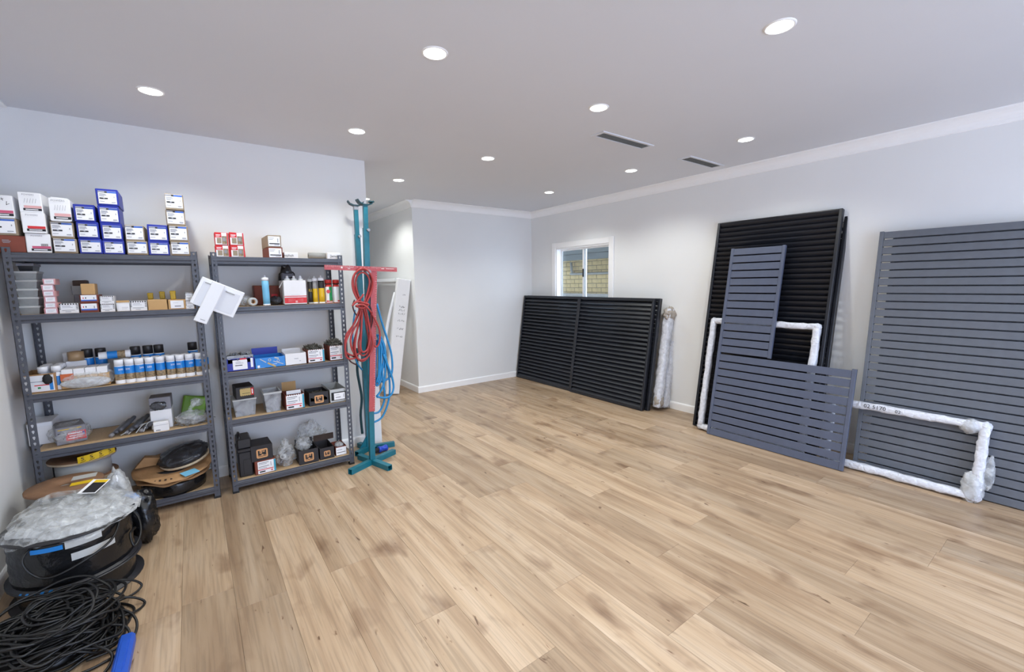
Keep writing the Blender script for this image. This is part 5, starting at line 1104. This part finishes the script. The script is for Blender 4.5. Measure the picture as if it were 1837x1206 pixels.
for (xa, xb, za, zb) in ((.125, .14, -.004, .01), (.17, .225, .006, .009), (.18, .20, -.008, -.003), (.46, .485, .0, .006), (.50, .57, .002, .006)): mb.add([Th @ Vector(p) for p in ((xa, -.0066, za), (xb, -.0066, za), (xb, -.0066, zb), (xa, -.0066, zb))], [(0, 1, 2, 3)])
mb.obj('scale_ticks', 'tick', tq)
mb = MB()
for k in range(4): mb.lathe([(.004, 0), (.004, .002)], n=8, T=Matrix.Rotation(PI / 2, 4, 'X'), c=(.064 + (k % 2) * .028, -.0075, 1.232 + (k // 2) * .018))
mb.obj('rivet', 'tip', tq)
# hoses
def coil(name, label, cat, key, m, rad):
    t = thing(name, label, cat, tuple(H[key][0][0])); o0 = Vector(H[key][0][0])
    for pts in H[key]: MB().tube([Vector(p) - o0 for p in pts], rad, 8, sub=5).obj('strand', m, t)
    return t
coil('red_hose', 'bundle of red rubber hose looped and tied over the red T-square', 'hose', 'red', 'redhose', .0078)
coil('blue_hose', 'coil of bright blue air hose hanging right of the red T-square', 'hose', 'blue', 'bluehose', .0095)
coil('blue_hose', 'single thin blue hose strand hanging left of the teal posts, behind the red loops', 'hose', 'bluel', 'bluehose', .007)
coil('extension_lead', 'dark maroon lead tangled in the red hose bundle', 'lead', 'dark', 'darkcord', .006)
# white board, tape roll and plug by the stands
t = thing('white_board', 'upright white board standing at the wall end behind the front teal stand', 'board', (1.385, 4.17, 0)); MB().cbox(-.042, 0, 0, .046, .09, .60, .003).obj('body', 'white', t); MB().cbox(.0465, .02, .0, .0475, .07, .59, .0004).obj('edge_strip', 'woodedge', t)
t = thing('tape_roll', 'roll of brown packing tape on top of the upright white board', 'tape', (1.40, 4.215, .645), (PI / 2, 0, .3)); MB().lathe([(.022, -.022), (.044, -.022), (.044, .022), (.022, .022), (.022, -.022)], n=24, cap=False).obj('tape', 'tapebr', t); MB().lathe([(.019, -.022), (.022, -.022), (.022, .022), (.019, .022), (.019, -.022)], n=20, cap=False).obj('core', 'foot', t)
t = thing('power_plug', 'blue industrial power plug lying on the floor between the teal legs', 'plug', (1.315, 3.955, .031), (0, PI / 2, .15))
MB().lathe([(.024, .0), (.031, .004), (.031, .022), (.026, .026), (.026, .066), (.030, .070), (.030, .088), (.022, .090)], n=20).obj('body', 'bluecap', t); MB().lathe([(.012, -.05), (.018, -.03), (.022, 0)], n=16).obj('boot', 'foot', t)
# ---------------------------------------------------------------- reels, drums and cable in the left corner
def disc(mb, c, rad, z0, z1, m=0, n=40, hole=.03): return mb.lathe([(hole, z0), (rad, z0), (rad, z1), (hole, z1), (hole, z0)], c, n, m, cap=False)
def drum(label, c, rad, brl, hgt, fl, edge, wind, group):
    t = thing('cable_drum', label, 'drum', c, group=group)
    for z in (0, hgt - .014): disc(MB(), (0, 0, 0), rad, z, z + .014).obj('flange', fl, t)
    MB().lathe([(brl, .014), (brl, hgt - .014)], n=36).obj('winding', wind, t)
    for z in (0, hgt - .014): MB().lathe([(rad + .0008, z + .001), (rad + .0008, z + .013)], n=40, cap=False).obj('flange_edge', edge, t)
    return t
GD = 'plywood cable drums'
drum('plywood cable drum on the bottom shelf, under the yellow-taped one', (-.68, 4.055, .0925), .165, .10, .216, 'woodbrown', 'woodedge', 'tubd', GD)
d1 = drum('plywood cable drum with yellow printed tape over its rim, on the bottom shelf', (-.68, 4.055, .309), .172, .140, .145, 'woodbrown', 'woodedge', 'tubrim', GD)
P = [Vector(p) - Vector((-.68, 4.055, .309)) for p in H['ytape']]
mb = MB(); n_ = 12
for i in range(n_):
    def pt(q): return (P[0] * (1 - q) ** 2 + P[1] * 2 * q * (1 - q) + P[2] * q * q) + Vector((0, -.012 * math.sin(q * PI), 0))
    a0, b0 = pt(i / n_), pt((i + 1) / n_); mb.add([a0 - Vector((0, 0, .022)), b0 - Vector((0, 0, .022)), b0 + Vector((0, 0, .022)), a0 + Vector((0, 0, .022))], [(0, 1, 2, 3)], 0)
for q in (.14, .38, .62, .86):
    c = pt(q); vs, fs = text_mesh('S', .034, 't'); mb.add([(c.x + v[0] * 1.2, c.y - .003, c.z + .004 + v[2] + v[0] * .5) for v in vs], fs, 1); mb.add([(c.x - .014, c.y - .003, c.z - .022), (c.x + .014, c.y - .003, c.z - .010), (c.x + .014, c.y - .003, c.z - .007), (c.x - .014, c.y - .003, c.z - .019)], [(0, 1, 2, 3)], 1)
mb.obj('yellow_tape', ['inky', 'ink'], d1)
d2 = drum('brown plywood cable drum on the floor by the left post, white label on top', (-.690, 3.577, 0), .170, .10, .432, 'woodbrown', 'woodbrown', 'tubd', GD)
MB().box(.02, .03, .4325, .13, .10, .4335).obj('white_label', 'tubrim', d2); MB().box(.03, -.07, .4325, .13, -.02, .4335).obj('yellow_label', 'inky', d2)
def reel(label, c, rad, brl, hgt, m, wind, group='black reels stacked on the floor', rot=(0, 0, 0)):
    t = thing('plastic_reel', label, 'reel', c, rot, group)
    for z in (0, hgt - .006): disc(MB(), (0, 0, 0), rad, z, z + .006, hole=.05).obj('flange', m, t)
    mb = MB(); k = 9
    prof = [(brl, .006)] + [(brl + (.004 if i % 2 else 0), .006 + (hgt - .012) * i / k) for i in range(1, k)] + [(brl, hgt - .006)]
    mb.lathe(prof, n=40).obj('winding', wind, t); return t
reel('bottom black reel lying on the floor, its flange sticking out at the right', (-.600, 3.15, 0), .262, .225, .125, 'blackpl', 'binbag')
r2_ = reel('upper black reel on the floor stack, with blue marks and white labels', (-.605, 3.15, .127), .258, .235, .245, 'blackpl', 'binbag')
mb = MB()
for (a0, a1, z0, z1, mm) in ((-2.05, -1.55, .195, .218, 0), (-1.52, -.95, .190, .230, 1), (-1.45, -.72, .122, .160, 1)):
    pts = [a0 + (a1 - a0) * i / 8 for i in range(9)]
    vs = [(.2405 * math.cos(q), .2405 * math.sin(q), z) for z in (z0, z1) for q in pts]; mb.add(vs, [(i, i + 1, 10 + i, 9 + i) for i in range(8)], mm)
mb.obj('label', ['canbl', 'tubrim'], r2_)
mb = MB()
for i in range(7):
    q = -2.3 + i * .12; vs = [(.2590 * math.cos(q + dq), .2590 * math.sin(q + dq), z) for dq, z in ((0, .001), (.05, .001), (.08, .012), (.03, .012))]; mb.add(vs, [(0, 1, 2, 3)])
mb.obj('blue_marks', 'canbl', r2_)
lp = MB(); lp.tube([(.14, .02, .255), (.20, -.08, .25), (.17, -.21, .16), (.0, -.272, .09), (-.09, -.258, .10), (-.13, -.24, .20), (-.05, -.14, .257)], .006, 8, sub=6); lp.obj('cable_loop', 'blackcord', r2_)
MB().tube([(.20, .04, .25), (.262, .0, .17), (.275, -.07, .10), (.25, -.13, .06), (.235, -.10, .12), (.25, -.03, .12)], .006, 8, sub=6).obj('cable_loop', 'blackcord', r2_)
# clear film over the top of the reels
def film_sheet(c, rx, ry, z, amp, seed, droop, n=40, rings=16):
    vs = [(0, 0, z)]; fs = []
    for j in range(1, rings + 1):
        for i in range(n):
            a_ = 2 * PI * i / n; q = j / rings; e = 1 + .16 * noise.noise(Vector((math.cos(a_) * 1.6, math.sin(a_) * 1.6, seed)))
            x_, y_ = rx * q * e * math.cos(a_), ry * q * e * math.sin(a_)
            zz = z + amp * (noise.noise(Vector((x_ * 9, y_ * 9, seed))) + .6 * noise.noise(Vector((x_ * 21, y_ * 21, seed))) + .5 * abs(noise.noise(Vector((x_ * 40, y_ * 40, seed))))) - droop * max(0, q - .78) / .22
            vs.append((x_, y_, zz))
    for i in range(n): fs.append((0, 1 + i, 1 + (i + 1) % n))
    for j in range(rings - 1):
        for i in range(n): fs.append((1 + j * n + i, 1 + (j + 1) * n + i, 1 + (j + 1) * n + (i + 1) % n, 1 + j * n + (i + 1) % n))
    return MB().add([(x_ + c[0], y_ + c[1], z_ + c[2]) for x_, y_, z_ in vs], fs, 0, True)
t = thing('clear_bag', 'crumpled clear bag with a yellow and black card spread over the black reels', 'bag', (-.60, 3.17, .374))
film_sheet((0, .02, 0), .285, .285, .035, .034, 3.3, .05).obj('film', 'clear', t); film_sheet((-.02, .05, 0), .24, .23, .06, .04, 8.1, .04).obj('film_layer', 'clear', t); film_sheet((.02, .0, 0), .25, .25, .012, .025, 12.1, .02).obj('film_layer', 'milky', t)
o = MB().cbox(-.045, -.06, 0, .045, .06, .002, .0005).obj('card', 'paper', t, (.07, .17, .085), (.25, .05, -.5))
MB().box(-.026, -.055, .0022, .04, .030, .0026).obj('black_panel', 'ink', o); MB().box(-.026, .031, .0022, .04, .055, .0026).obj('yellow_panel', 'inky', o)
t = thing('white_bag', 'crumpled white plastic bag standing between the brown drum and the cardboard reel', 'bag', (-.485, 3.70, 0)); MB().blob((0, 0, .20), (.075, .08, .20), .24, 2.6, 32, 24, seed=33, flat=.0).obj('bag', 'milky', t); MB().blob((.0, .0, .19), (.055, .06, .18), .25, 2.4, 26, 20, seed=35, flat=.0).obj('contents', 'whitepl', t)
t = thing('black_bag', 'black plastic bag with a blue net patch slumped at the right of the reels', 'bag', (-.345, 3.42, 0)); MB().blob((0, 0, .17), (.075, .085, .165), .26, 2.4, 32, 24, seed=36, flat=.0).obj('bag', 'binbag', t); MB().blob((-.06, -.04, .325), (.055, .05, .022), .3, 3, 22, 14, seed=37).obj('blue_net', 'mesh', t)
# cardboard reel on the bottom shelf
t = thing('cardboard_reel', 'reel with large cardboard flanges and black winding on the bottom shelf', 'reel', (-.205, 4.035, .0925), (.0, 0, 0))
MB().lathe([(.19, 0), (.195, .03), (.195, .075), (.19, .095)], n=44).obj('winding', 'binbag', t)
def wavy(rad, z, amp, tilt, seed, th=.006):
    n = 56; vs = []; fs = []
    for dz in (0, th):
        for k, q in enumerate((.1, .5, .85, 1.0)):
            for i in range(n):
                a_ = 2 * PI * i / n; e = rad * q * (1 + (.03 * noise.noise(Vector((math.cos(a_) * 3, math.sin(a_) * 3, seed))) if k == 3 else 0)); x_, y_ = e * math.cos(a_), e * math.sin(a_)
                vs.append((x_, y_, z + dz + y_ * tilt + amp * q * q * noise.noise(Vector((x_ * 9, y_ * 9, seed)))))
    for s_ in (0, 1):
        for k in range(3):
            for i in range(n):
                a_, b_ = s_ * 4 * n + k * n + i, s_ * 4 * n + k * n + (i + 1) % n; q = (a_, b_, b_ + n, a_ + n); fs.append(q if s_ == 0 else q[::-1])
    for i in range(n): a_, b_ = 3 * n + i, 3 * n + (i + 1) % n; fs.append((a_, b_, 4 * n + b_, 4 * n + a_))
    return MB().add(vs, fs, 0, True)
wavy(.222, .112, .02, .06, 2).obj('lower_flange', 'cardboard', t); wavy(.238, .165, .022, .16, 5).obj('upper_flange', 'cardboard', t)
MB().lathe([(.12, .10), (.12, .16)], n=30).obj('core', 'foot', t)
o = MB().box(-.05, -.035, 0, .05, .035, .0015).obj('label', 'tubb' if 'tubb' in MT else 'inksk', t, (.10, -.185, .150), (.16, .0, .5))
mb = MB()
for i in range(5): a_ = -2.25 + i * .16; mb.box(.205 * math.cos(a_) - .006, .205 * math.sin(a_) - .012, .139 + .0, .205 * math.cos(a_) + .006, .205 * math.sin(a_) + .012, .1415)
mb.obj('cut_mark', 'dkbrown', t)
MB().prism([(-.22, .0), (-.10, .0), (-.06, .045), (-.16, .07)], -.03, .03, 'y', T=Matrix.Translation((.0, .05, .19))).obj('folded_flap', 'cardboard', t)
t = thing('bagged_spool', 'flat black spool in a dark glossy bag on top of the cardboard reel', 'bag', (-.13, 4.04, .292), (.12, -.17, 0))
MB().lathe([(.04, 0), (.155, 0), (.155, .014), (.04, .014)], n=40).obj('rim', 'woodedge', t); MB().lathe([(.04, .015), (.148, .015), (.148, .05), (.04, .05)], n=40).obj('spool', 'blackpl', t); MB().blob((0, 0, .045), (.158, .15, .052), .16, 2.6, 38, 20, seed=38, flat=.012).obj('bag', 'smoke', t)
# tangled black cable pile
t = thing('cable_coil', 'tangled pile of thin black cable on the floor at the lower left', 'cable', (-.60, 2.60, 0))
rnd = random.Random(21)
for k in range(74):
    rx, ry = rnd.uniform(.06, .25), rnd.uniform(.05, .21); ox, oy = rnd.uniform(-.05, .03), rnd.uniform(-.05, .09); ph = rnd.uniform(0, 2 * PI); zc = .015 + .20 * (k / 74) * rnd.uniform(.55, 1); tx, ty = rnd.uniform(-.22, .22), rnd.uniform(-.2, .25); rot = rnd.uniform(-.5, .5)
    pts = []
    for i in range(15):
        a_ = ph + 2 * PI * i / 15; e = 1 + .12 * noise.noise(Vector((math.cos(a_) * 1.5, math.sin(a_) * 1.5, k * 1.7)))
        x_, y_ = rx * e * math.cos(a_), ry * e * math.sin(a_); x_, y_ = x_ * math.cos(rot) - y_ * math.sin(rot), x_ * math.sin(rot) + y_ * math.cos(rot)
        q = math.hypot(x_, y_); pts.append((max(-.31, x_ + ox), y_ + oy, max(.0062, zc + x_ * tx + y_ * ty - max(0, q - .17) * .9 + .02 * noise.noise(Vector((x_ * 8, y_ * 8, k))))))
    MB().tube(pts, .0056, 7, sub=4, closed=True).obj('cable', 'blackcord', t)
for pts in ([(.10, .12, .10), (.22, .17, .05), (.29, .14, .008), (.24, .06, .02), (.12, .02, .08)], [(.12, .05, .09), (.23, .02, .07), (.275, -.05, .03), (.25, -.14, .008), (.12, -.18, .02)], [(.15, -.05, .08), (.24, -.08, .05), (.25, -.16, .008), (.17, -.22, .007), (.05, -.24, .01)], [(.05, .2, .14), (.2, .26, .10), (.27, .28, .03), (.22, .22, .02), (.1, .15, .06)], [(.1, -.12, .08), (.2, -.2, .03), (.19, -.28, .007), (.12, -.33, .007), (.02, -.3, .01)]):
    MB().tube(pts, .0056, 7, sub=6).obj('cable', 'blackcord', t)
MB().blob((-.03, .02, .02), (.18, .17, .10), .15, 2.5, 30, 18, seed=52, flat=.0).obj('inner_loops', 'blackcord', t)
# blue plastic bar
t = thing('blue_bar', 'bright blue plastic bar with angled end on the floor beside the black cable pile', 'bar', (-.352, 2.47, 0), (0, 0, -.03))
pr = [(-.028, 0), (.028, 0), (.028, .030), (.018, .044), (-.018, .044), (-.028, .030)]
MB().prism(pr, -.42, 0, 'y').prism([(p_ * .9, q_ * .95) for p_, q_ in pr], 0, .004, 'y').obj('body', 'bluepl', t); MB().prism([(-.012, .044), (.012, .044), (.010, .048), (-.010, .048)], -.38, -.05, 'y').obj('ridge', 'bluepl', t)
